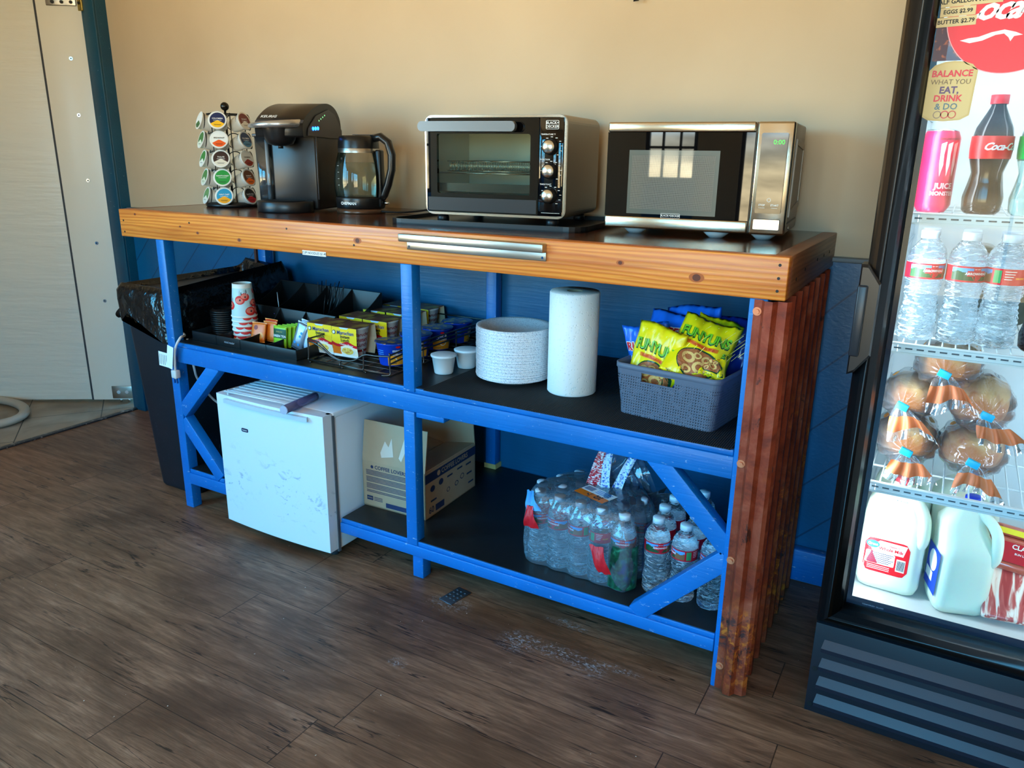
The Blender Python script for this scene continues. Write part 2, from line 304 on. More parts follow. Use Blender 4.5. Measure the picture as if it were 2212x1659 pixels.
class MB:
    def __init__(s): s.v = []; s.f = []; s.m = []; s.sm = []; s.mats = []
    def mi(s, m):
        if m not in s.mats: s.mats.append(m)
        return s.mats.index(m)
    def add(s, v, f, mat, smooth=False, X=None):
        b = len(s.v); k = s.mi(mat)
        if X is not None: v = [X @ Vector(p) for p in v]
        s.v += [tuple(p) for p in v]; s.f += [tuple(i + b for i in q) for q in f]; s.m += [k] * len(f); s.sm += [smooth] * len(f); return s
    def box(s, x0, x1, y0, y1, z0, z1, mat, bev=0, X=None, seg=2):
        if bev <= 0:
            v = [(x, y, z) for z in (z0, z1) for y in (y0, y1) for x in (x0, x1)]
            return s.add(v, [(0, 2, 3, 1), (4, 5, 7, 6), (0, 1, 5, 4), (2, 6, 7, 3), (0, 4, 6, 2), (1, 3, 7, 5)], mat, False, X)
        bm = bmesh.new(); bmesh.ops.create_cube(bm, size=1, matrix=Matrix.Translation(((x0 + x1) / 2, (y0 + y1) / 2, (z0 + z1) / 2)) @ Matrix.Diagonal((x1 - x0, y1 - y0, z1 - z0, 1)))
        bmesh.ops.bevel(bm, geom=bm.edges[:], offset=bev, segments=seg, affect='EDGES', profile=.5)
        bm.verts.index_update(); v = [q.co[:] for q in bm.verts]; f = [tuple(q.index for q in p.verts) for p in bm.faces]; bm.free()
        return s.add(v, f, mat, seg > 1, X)
    def prism(s, poly, d, mat, X=None, smooth=False, capmat=None):  # 2D polygon (x, y) extruded by d along +Z
        n = len(poly); v = [(x, y, 0) for x, y in poly] + [(x, y, d) for x, y in poly]
        s.add(v, [(i, (i + 1) % n, (i + 1) % n + n, i + n) for i in range(n)], mat, smooth, X)
        return s.add(v, [tuple(range(n))[::-1], tuple(range(n, 2 * n))], capmat or mat, False, X)
    def ring(s, outer, inner, d, mat, X=None):  # same point count
        n = len(outer); v = [(x, y, 0) for x, y in outer] + [(x, y, 0) for x, y in inner] + [(x, y, d) for x, y in outer] + [(x, y, d) for x, y in inner]
        f = []
        for i in range(n):
            j = (i + 1) % n; f += [(i, i + n, j + n, j), (i + 2 * n, j + 2 * n, j + 3 * n, i + 3 * n), (i, j, j + 2 * n, i + 2 * n), (i + n, i + 3 * n, j + 3 * n, j + n)]
        return s.add(v, f, mat, False, X)
    def lathe(s, prof, mat, n=24, X=None, smooth=True, mod=None, a0=0, a1=2 * PI):
        full = abs(a1 - a0 - 2 * PI) < 1e-6; m = n if full else n + 1; v = []
        for r, z in prof:
            for i in range(m):
                a = a0 + (a1 - a0) * i / n; q = r * (mod(a, z) if mod else 1); v.append((q * math.cos(a), q * math.sin(a), z))
        f = []
        for j in range(len(prof) - 1):
            for i in range(n): k = (i + 1) % m; f.append((j * m + i, j * m + k, (j + 1) * m + k, (j + 1) * m + i))
        return s.add(v, f, mat, smooth, X)
    def cyl(s, p0, p1, r, mat, r1=None, n=16, smooth=True, cap=True):
        p0, p1 = Vector(p0), Vector(p1); d = p1 - p0; q = d.to_track_quat('Z', 'Y').to_matrix().to_4x4(); X = Matrix.Translation(p0) @ q
        h = d.length; r1 = r if r1 is None else r1
        s.lathe([(r, 0), (r1, h)], mat, n, X, smooth)
        if cap: s.add([(r * math.cos(2 * PI * i / n), r * math.sin(2 * PI * i / n), 0) for i in range(n)], [tuple(range(n))[::-1]], mat, False, X); s.add([(r1 * math.cos(2 * PI * i / n), r1 * math.sin(2 * PI * i / n), h) for i in range(n)], [tuple(range(n))], mat, False, X)
        return s
    def tube(s, pts, r, mat, n=8, closed=False, smooth=True):
        P = [Vector(p) for p in pts]; m = len(P); v = []; up_ = None
        for i, p in enumerate(P):
            a = P[i - 1] if (i or closed) else P[i]; b = P[(i + 1) % m] if (i < m - 1 or closed) else P[i]
            t = (b - a).normalized()
            if up_ is None: up_ = Vector((0, 0, 1)) if abs(t.z) < .9 else Vector((1, 0, 0))
            u = t.cross(up_).normalized() if t.cross(up_).length > 1e-4 else Vector((1, 0, 0)); w_ = u.cross(t).normalized(); up_ = w_
            for k in range(n): c = 2 * PI * k / n; v.append(p + (u * math.cos(c) + w_ * math.sin(c)) * r)
        f = [(i * n + k, i * n + (k + 1) % n, ((i + 1) % m) * n + (k + 1) % n, ((i + 1) % m) * n + k) for i in range(m if closed else m - 1) for k in range(n)]
        if not closed: f += [tuple(range(n))[::-1], tuple(range((m - 1) * n, m * n))]
        return s.add(v, f, mat, smooth)
    def loft(s, rings, mat, closed=True, caps=True, smooth=True, X=None):
        n = len(rings[0]); v = [p for r in rings for p in r]; f = []
        for j in range(len(rings) - 1):
            for i in range(n if closed else n - 1): k = (i + 1) % n; f.append((j * n + i, j * n + k, (j + 1) * n + k, (j + 1) * n + i))
        s.add(v, f, mat, smooth, X)
        if caps: s.add(v, [tuple(range(n))[::-1], tuple(range(len(v) - n, len(v)))], mat, False, X)
        return s
    def dec(s, vf, fn, mat, smooth=False, X=None):  # 2D shape through a mapping (x, y) -> 3D
        return s.add([fn(x, y) for x, y in vf[0]], vf[1], mat, smooth, X)
    def sphere(s, c, r, mat, n=12, sc=(1, 1, 1)):
        pr = [(max(1e-5, math.sin(PI * j / n)), -math.cos(PI * j / n)) for j in range(n + 1)]
        return s.lathe(pr, mat, n * 2, Matrix.Translation(c) @ Matrix.Diagonal((r * sc[0], r * sc[1], r * sc[2], 1)))
    def build(s, name, parent=None, X=None, label=None):
        me = bpy.data.meshes.new(name); me.from_pydata(s.v, [], s.f)
        for m in s.mats: me.materials.append(m)
        me.polygons.foreach_set('material_index', s.m); me.polygons.foreach_set('use_smooth', s.sm); me.update()
        bm = bmesh.new(); bm.from_mesh(me); bmesh.ops.remove_doubles(bm, verts=bm.verts, dist=1e-6); bm.to_mesh(me); bm.free()
        o = bpy.data.objects.new(name, me); C.objects.link(o)
        if parent: o.parent = parent
        if X is not None: o.matrix_basis = X
        if label: o['label'] = label
        return o
def thing(name, label, cat, X=None, group=None):
    o = bpy.data.objects.new(name, None); C.objects.link(o); o.empty_display_size = .05; o['label'] = label; o['category'] = cat
    if X is not None: o.matrix_basis = X
    if group: o['group'] = group
    return o
def tag(o, label, cat, group=None):
    o['label'] = label; o['category'] = cat
    if group: o['group'] = group
    return o
def struct(o): o['kind'] = 'structure'; return o
def dup(root, X, label=None, group=None):
    r = root.copy(); C.objects.link(r); r.matrix_basis = X
    if label: r['label'] = label
    if group: r['group'] = group
    for ch in list(root.children):
        c = ch.copy(); C.objects.link(c); c.parent = r; c.matrix_basis = ch.matrix_basis.copy()
        for g_ in list(ch.children):
            d = g_.copy(); C.objects.link(d); d.parent = c; d.matrix_basis = g_.matrix_basis.copy()
    return r
def fp(x, y, z):  # mapping onto a plane facing -Y
    return lambda a, b: (x + a, y, z + b)
def wrap(r, z0, ang=-PI / 2):  # mapping around a vertical cylinder, centred on angle ang
    return lambda a, b: (r * math.cos(ang + a / r), r * math.sin(ang + a / r), z0 + b)

# ------------------------------------------------------------ the room
H = 1.0415
m = MB(); m.box(-.95, 4, -4.1, .8, -.08, 0, mFLOOR); struct(m.build('floor'))
m = MB(); m.box(-3.2, -.958, -2.5, 1.8, -.08, -.002, mTILE); o = struct(m.build('trim_2')); 
m = MB()
m.box(-.972, -.943, -2.5, .65, -.01, .006, M('threshold_metal', (62, 66, 72), .5, .6, bump=(40, .5, .004), var=(60, (150, 150, 150), .6, .66)), .002); struct(m.build('trim_3'))
m = MB(); m.box(-.90, 4, .65, .78, .965, 2.6, mWALL)
struct(m.build('wall_back'))
g = G('blue_diagonal_boards', .36, .5); o_ = g.sep()
dd = g.math('SUBTRACT', o_['X'], o_['Z']); fr = g.math('FRACT', g.math('DIVIDE', g.math('ADD', dd, 10 - 1.430), .1738))
grv = g.math('LESS_THAN', g.math('ABSOLUTE', g.math('SUBTRACT', fr, .5)), .018); fr2 = g.math('FRACT', g.math('ADD', fr, .5))
grv = g.math('LESS_THAN', g.math('ABSOLUTE', g.math('SUBTRACT', fr2, .5)), .022)
n_ = g.noise(g.tc, 3, 5); tx_ = g.noise(g.map((1, 1, 1.6)), 70, 4, .3); wn = g.noise(g.map((12, 20, 40)), 4, 8, .6, .72)
c_ = g.mix(g.rng(n_, .35, .7), (3, 100, 150), (3, 84, 128)); c_ = g.mix(g.math('MULTIPLY', grv, .55), c_, (2, 26, 60)); c_ = g.mix(g.rng(wn, .73, .75, 0, .8), c_, (190, 205, 220))
g.col(c_); g.bump(g.math('SUBTRACT', g.math('ADD', g.math('MULTIPLY', n_, .6), g.math('MULTIPLY', tx_, .25)), g.math('MULTIPLY', grv, 1.5)), .6, .004); mDIAG = g.m
m = MB(); m.box(-.90, 4, .645, .78, 0, .965, mDIAG); struct(m.build('wall_back'))
m = MB(); m.box(-.885, 4, .625, .652, .965, .978, M('grey_blue_ledge', (110, 120, 128), .5), .003); struct(m.build('trim_1'))
m = MB(); m.box(-.88, 4, .612, .646, 0, .105, mBLUE, .006); struct(m.build('baseboard_back'))
m = MB(); m.box(-.988, -.885, .60, .80, 0, 2.6, mat_blue('dark_blue_jamb_paint', (8, 84, 112), (6, 66, 92), .4, .66), .003)
m.box(-.955, -.885, .59, .60, 0, 2.6, MC.get('x') or m.mats[0], .002); struct(m.build('trim_4'))
# the open cooler-room door to the left, hinged on the jamb
PA = Vector((-1.072, .663, 0)); PB = Vector((-1.622, .297, 0)); dv = (PB - PA).normalized(); ang = math.atan2(dv.y, dv.x)
DX = Matrix.Translation(PA) @ Matrix.Rotation(ang, 4, 'Z')   # local x runs along the door away from the hinge; the seen face is local +y
mDOOR = M('white_enamel_panel', (234, 234, 226), .32, 0, .6, bump=(3.2, .25, .02), scl=(1, 1, 8)); mDOORF = M('white_aluminium_strip', (240, 238, 228), .3, 0, .6)
d = thing('door_1', 'white metal door standing open beside the blue jamb', 'door', DX); d['kind'] = 'structure'
FR_ = 1 
m = MB(); m.box(.205, 1.15, -.06, .0, .012, 2.35, mDOOR, .004); m.build('door_leaf', d)
m = MB(); m.box(.0, .197, -.06, .006, .012, 2.35, mDOORF, .003)
for z in (.52, .80, 1.09, 1.38, 1.62, 1.98): m.cyl((.075, .005, z), (.075, .0085, z), .008, mCHROME, n=14); m.cyl((.075, .0085, z), (.075, .0095, z), .003, mINK, n=8)
m.build('edge_strip', d)
m = MB(); m.box(.196, .206, -.05, .004, .012, 2.35, mGREY); m.build('rubber_seal', d)
m = MB(); m.box(-.005, .10, .006, .012, .02, .085, mSTEEL, .002)
for x in (.025, .065): m.cyl((x, .012, .055), (x, .018, .055), .009, mCHROME, n=12); m.cyl((x, .0, -.001), (x, .0, .02), .006, mCHROME, n=10)
m.build('bottom_bracket', d)
m = MB(); m.box(.02, .15, .006, .012, 1.835, 1.90, mSTEEL, .003)
for i in range(3): m.cyl((.04 + .04 * i, .012, 1.85), (.04 + .04 * i, .017, 1.85), .007, mINK, n=10)
m.build('hinge', d)
m = MB(); m.box(-.985, -.955, .585, .60, 1.80, 1.95, M('brass_plate', (190, 165, 90), .35, .8), .002); m.cyl((-.97, .584, 1.83), (-.97, .58, 1.83), .006, mINK)
struct(m.build('trim_5'))
m = MB(); m.box(-3.2, -.98, -1.4, 1.8, 2.6, 2.7, M('ceiling_white', (214, 208, 196), .8)); m.box(-1.0, 4, -4.1, 1.8, 2.6, 2.7, M('ceiling_white', (214, 208, 196), .8)); struct(m.build('ceiling'))
m = MB(); m.box(4, 4.1, -4.1, .8, 0, 2.6, mWALL); struct(m.build('wall_right'))
m = MB(); a, b, z0, z1 = LWIN; m.box(-1.0, -.95, -4.0, a, 0, 2.6, mWALL); m.box(-1.0, -.95, b, -1.3, 0, 2.6, mWALL); m.box(-1.0, -.95, a, b, 0, z0, mBLUEW); m.box(-1.0, -.95, a, b, z1, 2.6, mWALL); m.box(-3.2, -.95, -1.4, -1.3, 0, 2.6, mWALL); struct(m.build('wall_left'))
m = MB(); fm = M('dark_window_frame', (40, 42, 46), .5)
for k in range(4): yy = a + (b - a) * k / 3; m.box(-.99, -.96, yy - .02, yy + .02, z0, z1, fm)
for z in (z0, z1): m.box(-.99, -.96, a, b, z - .02, z + .02, fm)
struct(m.build('window_5'))
m = MB(); m.box(-3.3, -3.2, -1.4, 1.8, 0, 2.6, M('grey_store_wall', (150, 150, 146), .7)); m.box(-3.2, -.988, 1.5, 1.6, 0, 2.6, M('grey_store_wall')); struct(m.build('wall_far'))
# front wall behind the camera with its windows and glazed door
m = MB(); xs = [-1.0] + [q for w_ in WIN for q in w_[:2]] + [4.0]
for i in range(0, len(xs), 2): m.box(xs[i], xs[i + 1], -4.1, -4.0, 0, 2.6, mWALL)
for x0, x1, z0, z1 in WIN: m.box(x0, x1, -4.1, -4.0, 0, z0, mBLUEW); m.box(x0, x1, -4.1, -4.0, z1, 2.6, mWALL)
struct(m.build('wall_front'))
for i, (x0, x1, z0, z1) in enumerate(WIN):
    m = MB(); fm = M('dark_window_frame', (40, 42, 46), .5)
    for a, b in ((x0, x0 + .03), (x1 - .03, x1)): m.box(a, b, -4.08, -4.03, z0, z1, fm)
    for a, b in ((z0, z0 + .03), (z1 - .03, z1)): m.box(x0, x1, -4.08, -4.03, a, b, fm)
    nx = {0: 2, 1: 3, 2: 1, 3: 2}[i]
    for k in range(1, nx): xx = x0 + (x1 - x0) * k / nx; m.box(xx - .009, xx + .009, -4.07, -4.04, z0, z1, fm)
    if i < 2: m.box(x0, x1, -4.07, -4.04, 1.295, 1.315, fm)
    struct(m.build('window_%d' % (i + 1)))
# white plastic ring lying on the tiles, perforated plate on the boards, hook on the wall
m = MB(); cp = [(-1.50 + .27 * math.cos(a), .13 + .17 * math.sin(a), .02) for a in [2 * PI * i / 40 for i in range(40)]]
n0 = len(m.v); m.tube(cp, .024, M('worn_white_plastic', (176, 172, 162), .5), 10, True); m.v = [(a, b, .001 + (c + .004) * .75) for a, b, c in m.v]
tag(m.build('plastic_ring'), 'flat white oval plastic ring lying on the beige floor tiles', 'ring')
m = MB(); X = T(1.338, .006, 0, rz=-.18)
m.box(-.024, .024, -.042, .042, 0, .003, M('scuffed_steel', (88, 96, 106), .45, .7, bump=(60, .4, .002)), .001, X)
for i in range(3):
    for j in range(4): m.cyl(X @ Vector((-.015 + i * .015, -.018 + j * .015, .003)), X @ Vector((-.015 + i * .015, -.018 + j * .015, .0045)), .005, MC['scuffed_steel'], r1=.002, n=10)
tag(m.build('metal_plate'), 'small dimpled metal plate on the floor in front of the blue table', 'plate')
m = MB(); m.tube([(1.55, .65, 1.69), (1.55, .63, 1.69), (1.55, .622, 1.675), (1.55, .625, 1.655), (1.555, .63, 1.66)], .006, mBLACK); tag(m.build('wall_hook'), 'small black hook on the cream wall at the top of the picture', 'hook')

# ------------------------------------------------------------ the blue table with the pine top
tb = thing('counter_table', 'long blue timber table with an orange pine top and rusty corrugated end', 'table')
FZ = .9525
m = MB(); m.box(.028, 2.124, .036, .660, 1.010, H, mTOP); m.build('tabletop', tb)
m = MB(); m.box(0, 2.1597, -.0005, .0375, FZ, H, mPINE, .002)
for x, z in ((2.142, 1.025), (2.142, .998), (2.142, .972), (.02, 1.005), (.02, .968), (.35, 1.014), (.77, 1.02), (1.02, .99)): m.cyl((x, -.0012, z), (x, .001, z), .0032, mINK, n=10)
mKN = M('pine_knot', (96, 42, 16), .5); mKH = M('pine_knot_ring', (176, 88, 30), .45)
for x, z, r_ in ((1.033, 1.003, .0075), (1.797, 1.003, .005), (1.973, .985, .009), (.385, .985, .004), (.57, .975, .005), (.085, 1.028, .0035), (.305, 1.000, .003)):
    m.dec(disc2d(x, z, r_ * 1.9, r_ * 1.15, n=20, rings=1), fp(0, -.0008, 0), mKH); m.dec(disc2d(x, z, r_, r_ * .85, n=18, rings=1), fp(0, -.0011, 0), mKN)
ffas = m.build('front_fascia', tb)
mPINEY = mat_pine('end_grain_pine', (150, 96, 62), (128, 76, 46), (96, 52, 30), .4, 'Y')
m = MB(); m.box(2.1215, 2.1593, .0395, .662, FZ, H, mPINEY, .002)
for y, z in ((.20, .995), (.36, 1.0), (.46, 1.0), (.55, 1.0), (.10, .985)): m.cyl((2.158, y, z), (2.1602, y, z), .004, mINK, n=8)
m.build('side_fascia', tb)
m = MB(); m.box(0.0, .026, .0395, .662, FZ, H, mPINEY, .002); m.build('side_fascia', tb)
m = MB()
m.box(1.188, 1.611, -.022, -.001, 1.013, 1.033, mSTEEL, .002); m.box(1.204, 1.612, -.006, -.0008, .992, 1.013, mSTEEL, .001)
for x in (1.212, 1.603): m.cyl((x, -.007, 1.0), (x, -.0045, 1.0), .003, mCHROME, n=8)
m.build('metal_rail', ffas, label='brushed metal pull rail screwed to the fascia')
m = MB(); m.box(.828, .917, -.0025, -.0006, .9505, .9635, mWHITEM); m.dec(text2d('CUP NOODLES $1.49', .0098, .01), fp(.873, -.0028, .957), mINK); m.build('price_sticker', ffas, label='white price sticker with black lettering')
posts = [(.174, .212, 0, .038, 0, FZ), (1.175, 1.213, 0, .038, .600, FZ), (1.172, 1.210, .0, .038, .128, .543), (1.165, 1.203, .035, .075, 0, .093), (2.0885, 2.1265, 0, .038, 0, FZ),
         (.006, .046, .575, .615, 0, FZ), (1.082, 1.122, .585, .622, .155, FZ), (1.175, 1.213, .585, .622, 0, .14), (2.0885, 2.1265, .58, .62, 0, FZ), (.174, .212, .58, .62, 0, .6)]
for p in posts: m = MB(); m.box(*p, mBLUE, .0025); m.build('post', tb)
m = MB(); m.box(1.078, 1.126, .583, .624, .142, .16, M('raw_pine', (226, 190, 120), .7)); m.build('post_shim', tb)
m = MB(); m.box(.206, 2.09, .0, .038, .543, .597, mBLUE, .0025); m.build('shelf_rail', tb)
m = MB(); m.box(1.213, 1.307, .004, .036, .527, .543, mBLUE, .0025); m.build('rail_block', tb)
mLINER = M('black_shelf_board', (24, 25, 27), .42, bump=(30, .2, .002), var=(5, (34, 35, 38), .45, .7))
m = MB(); m.box(.206, 2.087, .004, .61, .597, .6115, mBLUE, .002); m.box(.212, 2.085, .008, .612, .6115, .6135, mLINER); m.build('upper_shelf', tb)
m = MB(); m.box(.912, 2.087, .0, .038, .093, .127, mBLUE, .0025); m.build('shelf_rail', tb)
m = MB(); m.box(1.10, 1.20, .037, .075, .075, .095, mBLUE, .002); m.build('rail_block', tb)
m = MB(); m.box(.914, 2.087, .004, .61, .127, .1405, mBLUE, .002); m.box(.916, 2.085, .008, .612, .1405, .1425, mLINER); m.build('lower_shelf', tb)
m = MB(); m.box(.210, .42, .0, .038, .094, .136, mBLUE, .0025); m.build('shelf_rail', tb)
m = MB(); m.box(.210, .385, .004, .60, .136, .150, mBLUE, .002); m.box(.214, .383, .008, .6, .150, .152, mLINER); m.build('lower_shelf', tb)
def brace(a, b, wd=.046, ya=.001, yb=.037):
    a, b = Vector((a[0], 0, a[1])), Vector((b[0], 0, b[1])); d_ = (b - a); ln = d_.length; an = math.atan2(d_.z, d_.x)
    m = MB(); m.box(0, ln, ya, yb, -wd / 2, wd / 2, mBLUE, .002, Matrix.Translation(a) @ Matrix.Rotation(-an, 4, 'Y')); return m.build('brace', tb)
brace((.398, .555), (.205, .362)); brace((.205, .332), (.372, .150))
brace((1.905, .56), (2.098, .366)); brace((2.098, .345), (1.885, .13))
m = MB(); m.box(.05, 2.10, .626, .636, .06, FZ, mat_blue('blue_ply_back', (3, 98, 142), (3, 82, 122), .42, .715)); m.build('back_panel', tb)
m = MB(); m.box(-.006, .005, .566, .576, .62, FZ, M('bare_brown_batten', (84, 44, 28), .7)); m.build('batten', tb)
m = MB(); m.box(2.100, 2.112, .038, .62, .02, FZ, mBLUE); m.build('end_panel', tb)
# corrugated rusty sheet round the right end
pl = [(2.100, -.004), (2.116, -.005), (2.124, -.020), (2.140, -.020), (2.148, -.006), (2.166, -.006), (2.172, .004)]
y = .02; 
while y < .60:
    pl += [(2.165, y), (2.150, y + .012), (2.150, y + .052), (2.165, y + .064)]; y += .078
pl = [p for p in pl if p[1] < .62]
po = [(x + (0.0015 if i > 5 else 0), yy + (-.0015 if i <= 6 else 0)) for i, (x, yy) in enumerate(pl)]
m = MB(); m.prism(pl + po[::-1], .948, mRUST, T(0, 0, .004)); csh = m.build('corrugated_sheet', tb, label='rusty brown corrugated steel sheet')
mCOP = M('copper_washer', (226, 140, 100), .4, .4)
for z in (.928, .588, .350, .068):
    m = MB(); m.cyl((2.108, -.0055, z), (2.108, -.009, z), .009, mCOP, n=20); m.cyl((2.108, -.009, z), (2.108, -.014, z), .0055, mCOP, n=6); m.build('screw', csh)
m = MB(); m.cyl((2.167, .012, .58), (2.172, .012, .58), .007, MC['scuffed_steel'], n=12); m.build('screw', csh)
# ribbed mat on the right half of the upper shelf
g = G('ribbed_rubber', .75, .3); oo = g.sep(); wv = g.math('SINE', g.math('MULTIPLY', oo['X'], 1250)); g.col(g.mix(g.rng(wv, -1, 1), (12, 12, 13), (44, 45, 48))); g.bump(wv, .8, .0015); mRIB = g.m
m = MB(); m.box(1.248, 2.082, -.006, .60, .6138, .6165, mRIB); tag(m.build('ribbed_mat'), 'black ribbed rubber mat on the right half of the upper blue shelf', 'mat')

# ------------------------------------------------------------ on the counter
def circ(r, n=40, cx=0, cy_=0): return [(cx + r * math.cos(2 * PI * i / n), cy_ + r * math.sin(2 * PI * i / n)) for i in range(n)]
def ring3(cx, cy_, z, r, n=36): return [(cx + r * math.cos(2 * PI * i / n), cy_ + r * math.sin(2 * PI * i / n), z) for i in range(n)]
# pod carousel
PC = (.168, .334); A0 = math.atan2(-1.95, 2.28)
rk = thing('pod_carousel', 'black wire coffee pod carousel at the left end of the counter', 'pod rack', T(PC[0], PC[1], H))
m = MB(); m.lathe([(0, 0), (.088, 0), (.092, .004), (.092, .010), (.086, .014), (.082, .017), (0, .018)], mBLACK, 40); m.build('base', rk)
m = MB(); m.cyl((0, 0, .015), (0, 0, .325), .004, mBLACK, n=10); m.sphere((0, 0, .338), .0145, mBLACKG, 10); m.build('pole', rk)
m = MB(); m.tube(ring3(0, 0, .312, .062), .0022, mBLACK, 6, True)
for k in range(6):
    a = A0 - .31 + k * PI / 3; ca, sa = math.cos(a), math.sin(a); pts = []
    for i in range(56):
        z = .02 + .295 * i / 55; off = .012 * math.cos((z - .05) / .063 * 2 * PI); pts.append((ca * (.068 + off) - sa * .0, sa * (.068 + off), z))
    b = a + PI / 6; cb, sb = math.cos(b), math.sin(b)
    m.tube([(cb * .064, sb * .064, z) for z in (.015, .315)], .0018, mBLACK, 6); m.cyl((0, 0, .314), (cb * .062, sb * .062, .312), .0016, mBLACK, n=6)
m.build('wire_frame', rk)
for k in range(6):
    for r_ in range(5):
        a = A0 - .31 + k * PI / 3; ca, sa = math.cos(a), math.sin(a)
        X = T(ca * .080, sa * .080, .300 - .0625 * r_ - .012, rz=a - PI / 2 + PI) @ T(rx=-.12)
        m = MB(); m.tube([X @ Vector((.0262 * math.cos(t), .004, .0262 * math.sin(t))) for t in [2 * PI * i / 24 for i in range(24)]], .0017, mBLACK, 6, True)
        m.build('pod_loop', rk)
pod_designs = {  # (column, row): (lid colour, band colour, word, description)
 (0, 0): ('18 34 80', '250 190 30', 'COLOMBIA', 'navy lid with a yellow top'), (0, 1): ('236 236 230', '240 90 20', 'BREAKFAST', 'white lid with an orange band'), (0, 2): ('50 26 24', '228 220 200', 'TULLYS', 'brown and cream lid'),
 (0, 3): ('30 150 60', '30 150 60', 'NANTUCKET', 'all green lid'), (0, 4): ('20 150 190', '250 170 20', 'HALF CAFF', 'blue and yellow lid'),
 (1, 0): ('110 40 36', '230 224 214', 'DONUT', 'dark red patterned lid'), (1, 1): ('20 50 90', '70 130 170', 'COLOMBIA', 'dark blue landscape lid'), (1, 2): ('226 222 214', '150 40 24', 'ORIGINAL', 'white lid with a brick red band'),
 (1, 3): ('110 60 34', '240 110 30', 'DONUT', 'brown doughnut lid with an orange band'), (1, 4): ('24 20 24', '200 24 40', 'BLACK SILK', 'black lid with a red stripe'),
 (-1, 0): ('232 232 228', '60 110 60', '', 'pale lid seen edge on'), (-1, 1): ('60 120 60', '220 230 210', '', 'green lid turned left'), (-1, 2): ('46 130 56', '230 236 226', '', 'leaf green lid turned left'),
 (-1, 3): ('70 130 66', '214 224 200', '', 'grassy green lid turned left'), (-1, 4): ('90 140 84', '224 226 214', '', 'dull green lid turned left')}
mPOD = M('white_pod_plastic', (232, 230, 222), .4); RN = ['top', 'second', 'third', 'fourth', 'bottom']
def pod(X, lid, label, group=None, key=None):
    t = thing('coffee_pod', label, 'coffee pod', X, group)
    if key not in pod.c:
        m = MB(); m.lathe([(0, .044), (.0165, .044), (.018, .041), (.0205, .018), (.0215, .012), (.0230, .002), (.0252, .0015), (.0252, 0), (0, 0)], mPOD, 24, T(rx=-PI / 2)); pod.c[key] = None; pod.cup = m
    b = pod.cup.build('cup', t)
    c1, c2, wd = lid; mm = M('lid_' + c1.replace(' ', '_'), tuple(map(int, c1.split())), .4); m2 = M('lid_' + c2.replace(' ', '_'), tuple(map(int, c2.split())), .4)
    m = MB(); m.dec(disc2d(0, 0, .0238, hole=.86, rings=1), fp(0, -.0002, 0), mPOD); m.dec(disc2d(0, 0, .0207), fp(0, -.0003, 0), mm)
    m.dec(disc2d(0, 0, .0207, n=16, a0=-PI + .5, a1=-.5), fp(0, -.0005, 0), m2)
    if wd: m.dec(text2d(wd, .0056, .015), fp(0, -.0008, .004), mWHITEM if sum(map(int, c1.split())) < 420 else mINK); m.dec(rect2d(-.011, .011, -.0015, -.0007), fp(0, -.0008, 0), mWHITEM)
    m.dec(rect2d(-.010, .010, -.0125, -.0117), fp(0, -.0008, 0), mINK); m.dec(rect2d(-.008, .008, -.0145, -.0138), fp(0, -.0008, 0), mINK)
    m.build('foil_lid', t)
pod.c = {}
for k in range(6):
    kk = k if k < 3 else k - 6
    for r_ in range(5):
        if kk in (-3, 2) : continue
        a = A0 - .31 + k * PI / 3; ca, sa = math.cos(a), math.sin(a)
        X = T(PC[0] + ca * .089, PC[1] + sa * .089, H + .300 - .0625 * r_ - .010) @ T(rz=a + PI / 2) @ T(rx=-.34, rz=.10, s=1.24)
        if (kk, r_) in pod_designs: dd_ = pod_designs[(kk, r_)]; pod(X, dd_[:3], 'coffee pod with %s, %s row of carousel' % (dd_[3], RN[r_]))
        else: pod(X, ('220 220 214', '120 60 40', ''), 'white coffee pod hidden at the back of the carousel', 'pods at the back of the carousel')

# single-cup coffee maker
KX = T(.485, .335, H, rz=.30)
k = thing('coffee_maker', 'black single-cup coffee maker with silver handle, left of the glass kettle', 'coffee maker', KX)
mKB = M('satin_black_plastic', (24, 25, 28), .32, spec=.5); mKG = M('graphite_plastic', (64, 64, 68), .3); mKS = M('silver_plastic', (186, 188, 192), .25, .8)
m = MB(); m.box(-.062, .100, -.045, .150, .006, .245, mKB, .008)                               # rear column
top = [(-.125, .235), (-.128, .262), (-.118, .285), (-.09, .305), (-.045, .326), (.01, .340), (.06, .344), (.105, .334), (.135, .312), (.150, .285), (.152, .235)]
m.prism([(p.x, p.y) for p in smooth_path([(a, b, 0) for a, b in top], 4)], .165, mKB, Matrix(((0, 0, 1, -.065), (1, 0, 0, 0), (0, 1, 0, 0), (0, 0, 0, 1))), True)
kbody = m.build('body', k)
m = MB(); m.lathe([(0, 0), (.078, 0), (.080, .004), (.080, .032), (.077, .036), (.0, .036)], mKB, 40, T(-.005, -.075, 0) @ Matrix.Diagonal((1.18, .95, 1, 1))); m.lathe([(0, .037), (.060, .0372)], mBLACKM, 30, T(-.005, -.075, 0) @ Matrix.Diagonal((1.18, .95, 1, 1))); m.build('drip_tray', k)
m = MB(); m.lathe([(.018, .208), (.040, .214), (.048, .228), (.056, .262), (.058, .276), (0, .276)], mKB, 32, T(0, -.090, 0)); m.cyl((0, -.09, .200), (0, -.09, .212), .008, mKB, n=14); m.build('brew_head', k)
m = MB(); pth = smooth_path([(-.092, -.085, .268), (-.082, -.125, .268), (-.045, -.160, .269), (.005, -.172, .271), (.050, -.160, .273), (.080, -.125, .275), (.090, -.085, .276)], 6); rg_ = []
